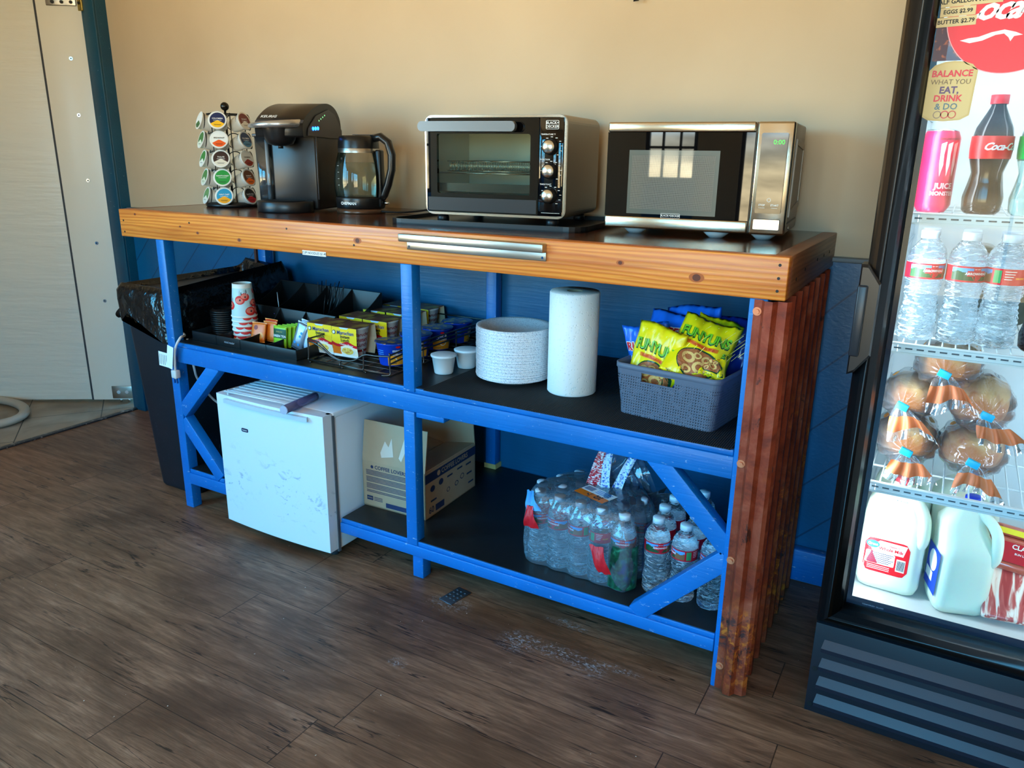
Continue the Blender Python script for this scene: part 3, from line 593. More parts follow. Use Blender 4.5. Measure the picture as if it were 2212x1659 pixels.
for i_, p_ in enumerate(pth):
    t_ = i_ / (len(pth) - 1); a_ = Vector(pth[max(0, i_ - 1)]); b_ = Vector(pth[min(len(pth) - 1, i_ + 1)]); tn = (b_ - a_).normalized(); nn_ = Vector((tn.y, -tn.x, 0)); hv = .005 + .009 * t_ ** .8; wv_ = .007 + .003 * t_
    rg_.append([tuple(Vector(p_) + nn_ * wv_ * math.cos(q) + Vector((0, 0, 1)) * hv * math.sin(q)) for q in [2 * PI * k_ / 14 for k_ in range(14)]])
m.loft(rg_, mKS); m.build('handle', k, label='silver curved lift handle')
m = MB(); m.add([(-.0655, -.128, .276), (.1005, -.128, .276), (.1005, -.118, .286), (-.0655, -.118, .286)], [(0, 1, 2, 3)], mKG); m.dec(text2d('KEURIG', .017, .02), lambda a, b: (-.022 + a * .95, -.1085 + b * .80 - .004, .2935 + b * .60 + .003), mWHITEM); m.build('logo', kbody)
# sloping control panel at the right shoulder
cpm = Matrix.Translation((.1012, 0, 0)) @ Matrix(((0, 0, 1, 0), (1, 0, 0, 0), (0, 1, 0, 0), (0, 0, 0, 1)))
m = MB(); m.prism([(-.10, .240), (-.095, .262), (-.04, .302), (.05, .326), (.10, .312), (.149, .262), (.149, .236), (.06, .236)], .003, mKG, cpm)
mBLU = M('blue_led', (30, 110, 255), .3, emit=6)
for i in range(3): m.lathe([(0, 0), (.006, 0), (.005, .002), (0, .0025)], mBLU, 16, cpm @ T(-.066 + .002 * i + i * .015, .262 + i * .001, .003))
for i in range(4): m.lathe([(0, 0), (.0025, 0), (0, .0015)], M('green_led', (120, 220, 140), .3, emit=1.5), 10, cpm @ T(-.020 + i * .014, .288 + .006 * i, .003))
m.build('control_panel', k, label='dark grey control panel with glowing blue buttons')
m = MB(); mTANK = thin_glass('smoky_clear_plastic', (206, 212, 216), 1.6, .03, .06, (150, 160, 170))
m.loft([[(x, y_, z) for x, y_ in rrect(.052, .17, .012, cx=-.092 + q, cy_=.035)] for z, q in ((.012, .004), (.10, .002), (.236, -.004))], mTANK); m.box(-.122, -.066, -.055, .125, .236, .246, mKG, .003); m.build('water_tank', k, label='smoky clear water tank')
m = MB(); m.loft([[(x, y_, z) for x, y_ in rrect(.044, .16, .010, cx=-.089, cy_=.035)] for z in (.014, .082)], thin_glass('tank_water', (190, 205, 215), 1.2, 0, .12, (130, 150, 165))); m.cyl((-.09, -.02, .012), (-.09, -.02, .228), .006, mWHITE, n=10); m.build('tank_water', k)
m = MB(); m.box(.0985, .1015, -.044, -.036, .04, .24, mKG, .001); m.build('edge_trim', kbody)

# glass kettle
kt = thing('electric_kettle', 'glass and black electric kettle half full of water', 'kettle', T(.713, .392, H))
m = MB(); m.lathe([(0, 0), (.079, 0), (.080, .004), (.078, .015), (0, .015)], M('warm_dark_base', (92, 62, 44), .25, .3), 40); m.build('power_base', kt)
mKT = M('kettle_black', (22, 22, 23), .28)
m = MB(); m.lathe([(0, .016), (.077, .016), (.079, .02), (.080, .048), (.079, .052), (0, .052)], mKT, 40)
m.dec(text2d('CHEFMAN', .0125, .03), wrap(.0803, .033, math.atan2(-2.0, 1.74) - .55), mWHITEM); m.build('lower_band', kt)
m = MB(); m.lathe([(.078, .052), (.082, .075), (.083, .10), (.081, .13), (.074, .165), (.066, .192)], thin_glass('kettle_glass', (248, 250, 248), 1.0), 48)
for i in range(4): m.dec(rect2d(-.004, .004, -.0004, .0004), wrap(.0832, .09 + .02 * i, math.atan2(-2.0, 1.74) - .95), mWHITEM)
m.dec(rect2d(-.004, .004, -.003, .003), wrap(.0735, .172, math.atan2(-2.0, 1.74) - .85), mINK); m.build('glass_body', kt, label='clear glass body')
m = MB(); m.lathe([(0, .054), (.077, .055), (.081, .078), (.082, .10), (.080, .13), (.0735, .160), (0, .160)], thin_glass('kettle_water', (236, 240, 234), .3, 0, .04, (200, 205, 190), ior=1.2), 40); m.build('water', kt)
m = MB(); m.lathe([(.0665, .190), (.0655, .203), (.064, .206)], mSTEEL, 40); m.build('steel_ring', kt, label='brushed steel ring')
m = MB(); m.lathe([(.0665, .204), (.065, .225), (.062, .238), (.056, .243), (0, .244)], mKT, 40); m.box(-.012, .07, -.02, .02, .2445, .2465, mKG, .001, T(rz=.3)); m.build('lid', kt)
ha = .12; hx, hy = math.cos(ha), math.sin(ha)
prof = [(.052, .234), (.085, .240), (.112, .222), (.124, .185), (.122, .140), (.108, .095), (.092, .062), (.080, .048)]
m = MB(); rings = []
for i, (r_, z) in enumerate(prof):
    a_, b_ = prof[max(0, i - 1)], prof[min(len(prof) - 1, i + 1)]; t = Vector((b_[0] - a_[0], b_[1] - a_[1])).normalized(); n_ = Vector((-t.y, t.x)); wd = .013 if i not in (0, 7) else .015
    rings.append([((r_ + n_.x * u * .013) * hx - s_ * wd * hy, (r_ + n_.x * u * .013) * hy + s_ * wd * hx, z + n_.y * u * .013) for u, s_ in [(math.cos(q), math.sin(q)) for q in [2 * PI * j / 12 for j in range(12)]]])
m.loft(rings, mKT); m.box(.068, .088, -.014, .014, .02, .20, mKT, .005, T(rz=ha)); m.cyl(Matrix.Rotation(ha, 3, 'Z') @ Vector((.088, 0, .034)), Matrix.Rotation(ha, 3, 'Z') @ Vector((.108, 0, .034)), .006, mCHROME, r1=.003); m.build('handle', kt)

# black tray under the toaster oven
TX = T(1.303, .352, H, rz=.10)
m = MB(); m.prism(rrect(.585, .40, .05), .004, mBLACK, TX); m.ring(rrect(.585, .40, .05), rrect(.567, .382, .042), .015, mBLACK, TX); tag(m.build('serving_tray'), 'shallow black tray under the toaster oven', 'tray')

# toaster oven
OX = T(1.303, .376, H + .0045, rz=.14)
ov = thing('toaster_oven', 'black and steel countertop toaster oven with three silver knobs', 'toaster oven', OX)
W2, D2, Z0, Z1 = .2075, .155, .022, .288
mOS = M('warm_steel_shell', (150, 140, 126), .42, .75, bump=(80, .03, .001)); mOI = M('oven_lining', (206, 206, 194), .35, .15)
m = MB()
sh = rrect(2 * W2, Z1 - Z0, .022, 6, 0, (Z1 + Z0) / 2); si = rrect(2 * W2 - .008, Z1 - Z0 - .008, .018, 6, 0, (Z1 + Z0) / 2)
m.ring(sh, si, 2 * D2 - .01, mOS, Matrix.Translation((0, D2, 0)) @ FACE); m.prism(si, .006, mOS, Matrix.Translation((0, D2, 0)) @ FACE); m.build('shell', ov)
m = MB(); m.ring(rrect(2 * W2 - .002, Z1 - Z0 - .002, .022, 6, 0, (Z1 + Z0) / 2), rrect(2 * W2 - .014, Z1 - Z0 - .014, .016, 6, 0, (Z1 + Z0) / 2), .006, M('bright_trim', (205, 200, 190), .15, 1), Matrix.Translation((0, -D2 + .011, 0)) @ FACE); m.build('front_trim', ov, label='polished steel front trim')
m = MB(); x0, x1 = -W2 + .018, W2 - .085   # cavity
m.box(x0, x1, .10, .104, Z0 + .03, Z1 - .02, mOI); m.box(x0, x0 + .002, -D2 + .02, .10, Z0 + .03, Z1 - .02, mOI); m.box(x1 - .002, x1, -D2 + .02, .10, Z0 + .03, Z1 - .02, mOI)
m.box(x0, x1, -D2 + .02, .10, Z1 - .022, Z1 - .02, mOI); m.box(x0, x1, -D2 + .02, .10, Z0 + .028, Z0 + .030, mOI)
bump_ = rrect(.20, .17, .03, 6, .04, .155); m.prism(bump_, .006, mOI, Matrix.Translation((0, .10, 0)) @ FACE); m.build('cavity', ov)
m = MB(); m.ring(rrect(x1 - x0 + .020, Z1 - Z0 - .016, .006, 5, (x0 + x1) / 2, (Z0 + Z1) / 2), rrect(x1 - x0 - .036, .158, .006, 5, (x0 + x1) / 2 + .004, .160), .012, mBLACKG, Matrix.Translation((0, -D2 + .012, 0)) @ FACE)
m.box(x0 - .006, x1 + .006, -D2 - .002, -D2 + .002, Z0 + .012, Z0 + .048, M('black_lower_strip', (26, 27, 30), .35)); odoor = m.build('door', ov)
m = MB(); m.dec(rect2d(x0 + .01, x1 - .01, .078, .242), fp(0, -D2 + .006, 0), thin_glass('oven_glass', (214, 226, 216), .9)); m.build('door_glass', odoor)
m = MB(); hz = .257; hr = rrect(.285, .026, .012, 6); m.prism(hr, .016, M('pewter_handle', (112, 112, 112), .35, .8), Matrix.Translation((-.064, -D2 - .022, hz)) @ FACE)
for q in (-.19, .06): m.box(q - .008, q + .008, -D2 - .024, -D2 + .002, hz - .01, hz + .006, mBLACK, .002)
m.build('handle', odoor, label='grey metal bar handle')
m = MB(); m.box(x1 + .011, W2 - .008, -D2 + .0005, -D2 + .004, Z0 + .008, Z1 - .008, mBLACKG, .001); cxk = (x1 + .011 + W2 - .008) / 2 + .002
m.ring(rrect(.036, .022, .003, 3, cxk, .262), rrect(.034, .020, .0025, 3, cxk, .262), .0006, mWHITEM, Matrix.Translation((0, -D2 + .0004, 0)) @ FACE)
m.dec(text2d('BLACK+', .0095, .02), fp(cxk, -D2 - .0004, .2665), mWHITEM); m.dec(text2d('DECKER', .0095, .02), fp(cxk, -D2 - .0004, .2575), mWHITEM)
for z, s_ in ((.238, 'TEMPERATURE °F'), (.175, 'FUNCTION'), (.112, 'TIMER/TOAST')): m.dec(text2d(s_, .0052, .01, align='LEFT'), fp(cxk - .031, -D2 - .0004, z), mWHITEM)
for z in (.207, .146, .083):
    for i in range(9): t = -.9 + i * .5; m.dec(rect2d(-.003, .003, -.0008, .0008), fp(cxk + .027 * math.cos(t), -D2 - .0004, z + .025 * math.sin(t)), mWHITEM)
m.dec(rect2d(-.026, .026, -.0004, .0004), fp(cxk, -D2 - .0004, .038), mWHITEM)
m.build('control_panel', ov)
for z in (.207, .146, .083):
    m = MB(); X = Matrix.Translation((cxk - .003, -D2 + .0005, z)) @ FACE
    m.lathe([(.0215, 0), (.0205, .004), (.019, .018), (.017, .0215), (0, .0215)], mBLACK, 32, X); m.lathe([(0, .0228), (.0155, .0228), (.0165, .0215), (.0172, .019)], M('spun_steel', (200, 196, 186), .22, 1), 32, X); m.build('knob', ov)
mCH2 = M('oven_wire', (190, 188, 180), .2, 1)
m = MB()
for y_ in (-.12, .08): m.tube([(x0 + .004, y_, .135), (x1 - .004, y_, .135)], .0022, mCH2, 6)
for i in range(16): xx = x0 + .01 + (x1 - x0 - .02) * i / 15; m.tube([(xx, -.12, .135), (xx, .08, .135)], .0012, mCH2, 5)
m.build('oven_rack', ov)
m = MB()  # mesh basket
for (ya, yb) in ((-.115, -.1145),):
    n = 52
    for i in range(n): xx = x0 + .04 + (x1 - x0 - .05) * i / n; m.tube([(xx, ya, .142), (xx + .006, ya, .166)], .0007, mCH2, 4); m.tube([(xx + .006, ya, .142), (xx, ya, .166)], .0007, mCH2, 4)
for z in (.141, .167): m.tube([(x0 + .035, -.115, z), (x1 - .006, -.115, z), (x1 - .006, .07, z), (x0 + .035, .07, z)], .0016, mCH2, 6, True)
for i in range(30): xx = x0 + .035 + (x1 - x0 - .041) * i / 29; m.tube([(xx, -.115, .1415), (xx, .07, .1415)], .0006, mCH2, 4)
m.build('mesh_basket', ov)
m = MB(); m.box(x0 + .006, x1 - .006, -.125, .085, .085, .088, M('dark_bake_tray', (70, 72, 74), .25, .8)); m.box(x0 + .006, x1 - .006, -.127, -.125, .085, .108, MC['dark_bake_tray']); m.build('baking_tray', ov)
for x, y_ in ((-.165, -.125), (.165, -.125), (-.165, .12), (.165, .12)):
    m = MB(); m.lathe([(0, 0), (.014, 0), (.017, .004), (.017, .014), (.013, .022), (0, .022)], mBLACK, 20, T(x, y_, .0)); m.build('foot', ov)

# microwave
MX = T(1.852, .425, H, rz=.093)
mwv = thing('microwave_oven', 'stainless microwave oven at the right end of the counter', 'microwave', MX)
w_, d_, a0z, a1z = .2225, .150, .015, .272
mMW = M('microwave_case', (150, 138, 126), .45, .35); mMS = M('stained_stainless', (196, 182, 160), .22, 1, bump=(5, .25, .004), scl=(1, 1, 2))
m = MB(); m.box(-w_ + .002, w_ - .002, -d_ + .02, d_, a0z, a1z, mMW, .005)
X = Matrix.Translation((w_ - .002, 0, 0)) @ Matrix(((0, 0, 1, 0), (1, 0, 0, 0), (0, 1, 0, 0), (0, 0, 0, 1)))
m.ring([(-.10, .055), (.125, .07), (.125, .225), (-.085, .235)], [(-.085, .07), (.105, .085), (.105, .212), (-.072, .222)], .004, mMW, X)
m.prism([(-.085, .07), (.105, .085), (.105, .212), (-.072, .222)], .0015, M('microwave_case_recess', (136, 124, 112), .5, .3), X); m.box(w_ - .003, w_ - .001, -.10, .12, .038, .042, mINK); m.cyl((w_ - .003, -.05, .026), (w_, -.05, .026), .005, mCHROME, n=10); m.build('case', mwv)
dx1 = .1355
m = MB(); m.box(-w_, dx1, -d_ - .0, -d_ + .022, a1z - .024, a1z, mMS, .004); m.box(-w_, dx1, -d_ - .0, -d_ + .022, a0z, a0z + .030, mMS, .004)
m.box(-w_, dx1, -d_ + .001, -d_ + .020, a0z + .030, a1z - .024, mBLACKG)
g = G('perforated_window', .3, .3); sx = g.sep(); fx = g.math('SINE', g.math('MULTIPLY', g.math('ADD', sx['X'], sx['Z']), 1500)); fz = g.math('SINE', g.math('MULTIPLY', g.math('SUBTRACT', sx['X'], sx['Z']), 1500))
g.col(g.mix(g.rng(g.math('MULTIPLY', fx, fz), -.1, .3), (30, 29, 28), (150, 146, 132))); MWM = g.m
MWM.node_tree.nodes['Principled BSDF'].inputs['Coat Weight'].default_value = 1; MWM.node_tree.nodes['Principled BSDF'].inputs['Coat Roughness'].default_value = .02
mBZ = M('window_border', (84, 88, 78), .3, coat=1)
m.dec(rect2d(-.165, .058, .052, .206), fp(0, -d_ + .0004, 0), mBZ); m.dec(rect2d(-.157, .048, .064, .194), fp(0, -d_ + .0001, 0), MWM)
mdoor = m.build('door', mwv)
m = MB(); m.ring(rrect(.048, .0115, .002, 3, -.052, .0555 - .006), rrect(.0468, .0102, .0015, 3, -.052, .0555 - .006), .0005, mWHITEM, Matrix.Translation((0, -d_ + .0008, 0)) @ FACE); m.dec(text2d('BLACK+DECKER', .0066, .015), fp(-.052, -d_ + .0002, .0495), mWHITEM); m.build('logo', mdoor)
m = MB(); m.box(dx1 + .003, w_, -d_ - .001, -d_ + .022, a0z, a1z, mMS, .005); mhous = m.build('control_housing', mwv)
m = MB(); m.prism(rrect(.060, .182, .004, 4, .180, .156), .0012, mBLACKG, Matrix.Translation((0, -d_ - .0008, 0)) @ FACE)
m.dec(text2d('0:00', .015, .0), fp(.190, -d_ - .0023, .226), M('green_digits', (60, 220, 60), .4, emit=1.2))
m.dec(text2d('STOP', .0062, .02), fp(.165, -d_ - .0023, .084), mWHITEM); m.dec(text2d('START', .0062, .02), fp(.194, -d_ - .0023, .084), mWHITEM)
m.dec(disc2d(.18, .096, .0045, hole=.8, rings=1), fp(0, -d_ - .0023, 0), mWHITEM)
for q in (.165, .194): m.dec(rect2d(q - .007, q + .007, .0775, .0782), fp(0, -d_ - .0023, 0), mWHITEM)
m.build('control_panel', mhous)
m = MB(); m.ring(rrect(.062, .026, .003, 4, .179, .039), rrect(.0595, .0235, .002, 4, .179, .039), .0012, mINK, Matrix.Translation((0, -d_ - .0006, 0)) @ FACE); m.prism(rrect(.059, .023, .002, 4, .179, .039), .0022, mMS, Matrix.Translation((0, -d_ - .0008, 0)) @ FACE); m.build('door_button', mhous)
for x, y_ in ((-.15, -.11), (.06, -.125), (.17, -.105), (-.15, .10), (.16, .10)):
    m = MB(); m.lathe([(0, 0), (.012, 0), (.026, .015), (0, .0152)], M('grey_foot', (150, 156, 158), .5), 20, T(x, y_, 0) @ Matrix.Diagonal((1.3, .8, 1, 1))); m.build('foot', mwv)
# cord behind the kettle
m = MB(); pts = [(.79, .40, H + .007), (.84, .44, H + .004), (.88, .50, H + .008), (.93, .56, H + .020), (.97, .60, H + .018), (.985, .61, H + .004), (1.05, .60, H + .004)]
m.tube(smooth_path(pts), .0032, mBLACK, 8); tag(m.build('power_cord'), 'black power cord looping over the counter between kettle and toaster oven', 'cord')

# ------------------------------------------------------------ water bottles
def bottle_prof(s, h):  # outline of a ribbed water bottle of shoulder radius s and height h
    p = [(0, .001), (.75, 0), (.93, .012), (1.0, .035)]; z = .06
    for i in range(11):
        k = 1 - .13 * math.exp(-((z - .36) / .09) ** 2); p += [(k * 1.0, z), (k * .955, z + .013), (k * .955, z + .022), (k * 1.0, z + .033)]; z += .0455
    p += [(1.0, .565), (1.0, .72), (.98, .76), (.88, .815), (.66, .865), (.46, .905), (.42, .925), (.42, .945), (0, .946)]
    return [(a * s, b * h) for a, b in p]
mLAB = {k: M('label_' + k, c, .35) for k, c in dict(red=(206, 20, 44), sky=(90, 160, 220), pine=(30, 80, 50), rock=(140, 92, 64), white=(240, 240, 240), yellow=(250, 200, 30), gr=(60, 150, 90)).items()}
for m_ in mLAB.values(): white_back(m_)
def label_mesh(r, h):
    m = MB(); R_ = r * 1.012; n = 48
    for i in range(n):
        a0, a1 = 2 * PI * i / n, 2 * PI * (i + 1) / n; ac = (a0 + a1) / 2
        front = math.cos(ac + PI / 2); side = ac
        th = (ac + PI / 2 + PI) % (2 * PI) - PI   # 0 at the front (-Y)
        isf = abs(th) < 1.25
        zs = [.575, .59, .635, .665, .70, .715]; hh = .012 * math.sin(th * 5) + .01 * math.sin(th * 11)
        cols = [mLAB['red'], mLAB['pine'] if th < .5 else mLAB['rock'], mLAB['pine'] if th < -.5 else (mLAB['rock'] if th > .55 else mLAB['sky']), mLAB['sky'], mLAB['red']] if isf else [mLAB['red']] * 5
        if not isf and 1.45 < th < 1.8: cols = [mLAB['red'], mLAB['gr'], mLAB['gr'], mLAB['gr'], mLAB['red']]
        if not isf and -2.7 < th < -2.3: cols = [mLAB['red'], mLAB['white'], mLAB['white'], mLAB['white'], mLAB['red']]
        for j in range(5):
            za, zb = zs[j] * h, zs[j + 1] * h
            if j == 2 and isf: zb += hh * h * .5
            if j == 3 and isf: za += hh * h * .5
            m.add([(R_ * math.cos(a0), R_ * math.sin(a0), za), (R_ * math.cos(a1), R_ * math.sin(a1), za), (R_ * math.cos(a1), R_ * math.sin(a1), zb), (R_ * math.cos(a0), R_ * math.sin(a0), zb)], [(0, 1, 2, 3)], cols[j])
    q = r / .0325; zc = .65 * h
    sh = [(-.0165, .005), (-.012, .0075), (-.006, .0075), (-.006, .012), (.006, .012), (.006, .0075), (.012, .0075), (.0165, .005), (.0165, -.004), (.009, -.005), (.007, -.009), (0, -.0135), (-.007, -.009), (-.009, -.005), (-.0165, -.004)]
    f = lambda rr: wrap(rr, zc)
    v, fa = rect2d(-.0165 * q, .0165 * q, -.0045 * q, .0055 * q, 8, 1); m.dec((v, fa), f(R_ * 1.006), mLAB['red'])
    v, fa = rect2d(-.0065 * q, .0065 * q, .0055 * q, .0115 * q, 4, 1); m.dec((v, fa), f(R_ * 1.006), mLAB['red'])
    m.dec(([(-.0085 * q, -.0045 * q), (0, -.0045 * q), (.0085 * q, -.0045 * q), (.006 * q, -.009 * q), (0, -.0135 * q), (-.006 * q, -.009 * q)], [(0, 5, 4, 1), (1, 4, 3, 2)]), f(R_ * 1.006), mLAB['red'])
    m.dec(text2d('ARROWHEAD', .0062 * q, .03), f(R_ * 1.012), mLAB['white'])
    m.dec(text2d('EST 1894', .0026 * q, .02), lambda a, b: f(R_ * 1.012)(a, b + .0083 * q), mLAB['white'])
    for k in range(4): m.dec(rect2d(-.012 * q, .006 * q - k * .002 * q, .008 * q - k * .0045 * q, .0092 * q - k * .0045 * q, 5, 1), lambda a, b: wrap(R_ * 1.008, zc, -PI / 2 + 2.35)(a, b), mLAB['white'])
    m.dec(text2d('CA CRV', .0042 * q, .03), lambda a, b: wrap(R_ * 1.008, zc - .003 * q, -PI / 2 + 2.75)(a, b), mLAB['yellow'])
    return m
def make_bottle(r, h, label, X, group):
    t = thing('water_bottle', label, 'water bottle', X, group); hc = .945 * h; q = r * .42 * 1.14
    m = MB(); m.lathe(bottle_prof(r, h), mWATER, 28, mod=lambda a, z: 1 + (.014 * math.sin(5 * a + z * 160 / h * .2) if z < .55 * h else 0)); m.build('bottle', t)
    label_mesh(r, h).build('label', t, label='red label with mountain picture and white lettering')
    m = MB(); m.lathe([(0, .93 * h), (q, .93 * h), (q, .995 * h), (q * .93, h), (0, h)], M('pale_cap', (214, 228, 240), .45), 24); m.build('cap', t); return t
BZ = .1428
loose = [((1.893, .118), .05, 'loose water bottle with the front label showing, beside the wrapped pack'), ((1.966, .116), -1.55, 'loose water bottle turned to its side label, behind the lower brace'),
         ((1.884, .192), 2.4, 'loose water bottle directly behind the front label bottle'), ((1.888, .262), 2.2, 'loose water bottle third in line from the front, by the pack'),
         ((1.968, .188), 2.5, 'loose water bottle in the second row behind the side label bottle'), ((1.948, .335), 2.3, 'loose water bottle at the back, seen right of the upper brace'),
         ((2.040, .118), -1.75, 'loose water bottle in the corner against the blue end post')]
wb = make_bottle(.0325, .208, loose[0][2], T(*loose[0][0], BZ, rz=loose[0][1] + .55), 'loose water bottles on the lower shelf')
for (x, y), a, lb in loose[1:]: dup(wb, T(x, y, BZ, rz=a + .55), lb)
rows = [[(1.811, .088), (1.747, .092), (1.683, .098), (1.619, .102), (1.556, .108)], [(1.784, .148), (1.722, .150), (1.657, .158), (1.595, .160), (1.533, .162)], [(1.815, .202), (1.753, .208), (1.690, .214), (1.627, .218), (1.564, .222)], [(1.722, .270), (1.658, .274), (1.594, .278)]]
rn = ['front', 'second', 'third', 'back']; cn = ['right end', 'second from the right', 'middle', 'second from the left', 'left end']
for i, rw in enumerate(rows):
    for j, (x, y) in enumerate(rw):
        dup(wb, T(x, y, BZ, rz=.2 + [.1, -2.2, -.9, -.35, .6][(j + i * 2) % 5]), 'water bottle in the plastic wrapped pack, %s row, %s' % (rn[i], (cn if i < 3 else ['right end', 'middle', 'left end'])[j]), 'water bottles in the wrapped pack')
# shrink film of the pack
pk = thing('shrink_wrap', 'torn clear shrink film with printed strips round the pack of water bottles', 'plastic wrap', T(0, 0, BZ))
def outline(z, g_, wob):
    pts = []
    cor = [(1.531 - g_, .070 - g_ * .4), (1.842 + g_, .052 - g_), (1.848 + g_, .236), (1.770, .300 + g_), (1.552 - g_, .308 + g_), (1.496 - g_, .150)]
    n = len(cor); ks = (28, 16, 9, 20, 16, 10)
    for i in range(n):
        a, b = cor[i], cor[(i + 1) % n]; L_ = math.hypot(b[0] - a[0], b[1] - a[1]); k = ks[i]; nx, ny = (b[1] - a[1]) / L_, -(b[0] - a[0]) / L_
        for j in range(k):
            t = j / k; w_ = wob * abs(math.sin(PI * t * L_ / .064)) - wob * .5; w_ += .0015 * math.sin(z * 90 + t * 31)
            pts.append((a[0] + (b[0] - a[0]) * t + nx * w_, a[1] + (b[1] - a[1]) * t + ny * w_, z))
    return pts
rings = []
for z, g_, wob in ((.002, -.004, .010), (.02, .002, .012), (.06, .003, .010), (.10, .003, .008), (.14, .002, .008), (.165, -.004, .012), (.185, -.014, .014), (.205, -.024, .010), (.2105, -.040, .006)):
    rings.append(outline(z, g_, wob))
m = MB(); m.loft(rings, mFILM, caps=False)
cx_, cy2 = 1.67, .18
m.loft([rings[-1], [(cx_ + (x - cx_) * .5, cy2 + (y - cy2) * .5, .211 + .004 * math.sin(x * 60)) for x, y, z in rings[-1]], [(cx_ + (x - cx_) * .08, cy2 + (y - cy2) * .08, .213) for x, y, z in rings[-1]]], mFILM, caps=False)
pfilm = m.build('film', pk)
# torn plume standing up at the back right
def sheet(fn, nu, nv, mat, name, par, label=None):
    m = MB(); v = [fn(i / nu, j / nv) for j in range(nv + 1) for i in range(nu + 1)]
    m.add(v, [(j * (nu + 1) + i, j * (nu + 1) + i + 1, (j + 1) * (nu + 1) + i + 1, (j + 1) * (nu + 1) + i) for j in range(nv) for i in range(nu)], mat, True); return m.build(name, par, label=label)
def plume(u, v):
    x = 1.60 + .24 * u; a = (u - .5); top_ = .335 - 1.05 * abs(u - .42) ** 1.7 + .012 * math.sin(u * 40)
    return (x + .02 * math.sin(v * 7 + u * 9), .235 + .05 * v + .03 * math.sin(u * 14) * (1 - v * .4) + .10 * abs(a), .205 + (top_ - .205) * v)
sheet(plume, 40, 12, mFILM, 'torn_film', pk)
def plume2(u, v): p = plume(.1 + u * .85, v * .96); return (p[0] + .03, p[1] + .03 + .02 * math.sin(u * 17), p[2] - .01)
sheet(plume2, 40, 12, mFILM, 'torn_film', pk)
def strip(x0, y0, z0, x1, y1, z1, w0, w1, mat, name, lab, n=8, bulge=.006):
    def fn(u, v): t = v; w_ = w0 + (w1 - w0) * t; return (x0 + (x1 - x0) * t + w_ * (u - .5), y0 + (y1 - y0) * t - bulge * math.sin(PI * t) + .004 * math.sin(u * 9 + t * 6), z0 + (z1 - z0) * t)
    return sheet(fn, 6, n, mat, name, pk, lab)
g = G('printed_red_film', .3); o_ = g.sep(); tw = g.noise(g.map((60, 60, 260)), 1.6, 2); g.col(g.mix(g.rng(tw, .5, .56), (206, 24, 44), (240, 226, 228))); mRF = g.m
g = G('printed_white_film', .3); tw = g.noise(g.map((90, 90, 160)), 1.4, 3); g.col(g.mix(g.rng(tw, .52, .58), (226, 234, 244), (60, 110, 200))); mWF = g.m
strip(1.668, .205, .205, 1.690, .215, .318, .045, .018, mRF, 'printed_strip', 'red printed strip of the torn film')
strip(1.700, .205, .205, 1.712, .215, .325, .040, .014, mWF, 'printed_strip', 'white printed strip of the torn film')
strip(1.735, .215, .210, 1.772, .225, .305, .030, .022, mWF, 'printed_strip', 'white printed strip of the torn film')
strip(1.548, .062, .175, 1.560, .050, .118, .020, .044, mRED, 'red_patch', 'red printed corner on the left end')
strip(1.760, .030, .128, 1.792, .020, .062, .040, .034, mRED, 'red_patch', 'red printed patch at the front')
strip(1.532, .092, .205, 1.560, .062, .165, .020, .045, mSKYB, 'blue_patch', 'sky blue printed corner')
g = G('forest_print', .3); f1 = g.noise(g.tc, 60, 6, .6); f2 = g.noise(g.tc, 14, 3); c_ = g.ramp(f1, [(.35, (8, 40, 34)), (.55, (20, 90, 62)), (.7, (60, 140, 110))]); c_ = g.mix(g.rng(f2, .55, .65), c_, (20, 60, 130)); g.col(c_); mFOR = g.m
def endp(u, v): a = -2.4 + 2.5 * u; return (1.813 + .0405 * math.cos(a), .088 + .0405 * math.sin(a), .008 + .122 * v)
sheet(endp, 16, 6, mFOR, 'printed_end', pk, 'dark green forest print on the right front corner')
def endp2(u, v): return (1.852 + .001 * math.sin(v * 9), .13 + .085 * u, .012 + .15 * v)
sheet(endp2, 8, 6, M('deep_blue_print', (20, 60, 120), .3), 'printed_end', pk)
m = MB(); X = T(1.705, .145, .2145, rz=-.35)
m.add([X @ Vector(p) for p in ((-.055, -.03, 0), (.05, -.03, 0), (.05, -.002, 0), (-.055, -.002, 0))], [(0, 1, 2, 3)], mORANGE); m.add([X @ Vector(p) for p in ((-.055, -.002, 0), (.05, -.002, 0), (.05, .032, .0), (-.055, .032, .0))], [(0, 1, 2, 3)], mWHITEM)
m.dec(text2d('35', .030, .03), lambda a, b: X @ Vector((.018 + b, -.014 - a * .8 + .002, .0006)), mINK); m.dec(text2d('COUNT', .008, .01), lambda a, b: X @ Vector((-.008 + b, -.016 - a, .0006)), mINK); m.dec(rect2d(-.05, -.02, .004, .026), lambda a, b: X @ Vector((a, b, .0006)), M('barcode_grey', (130, 140, 160), .6))
for k_ in range(3): m.dec(rect2d(-.01, .04, .006 + k_ * .008, .009 + k_ * .008), lambda a, b: X @ Vector((a, b, .0006)), mSKYB)
m.build('count_label', pk, label='orange and white label reading 35')

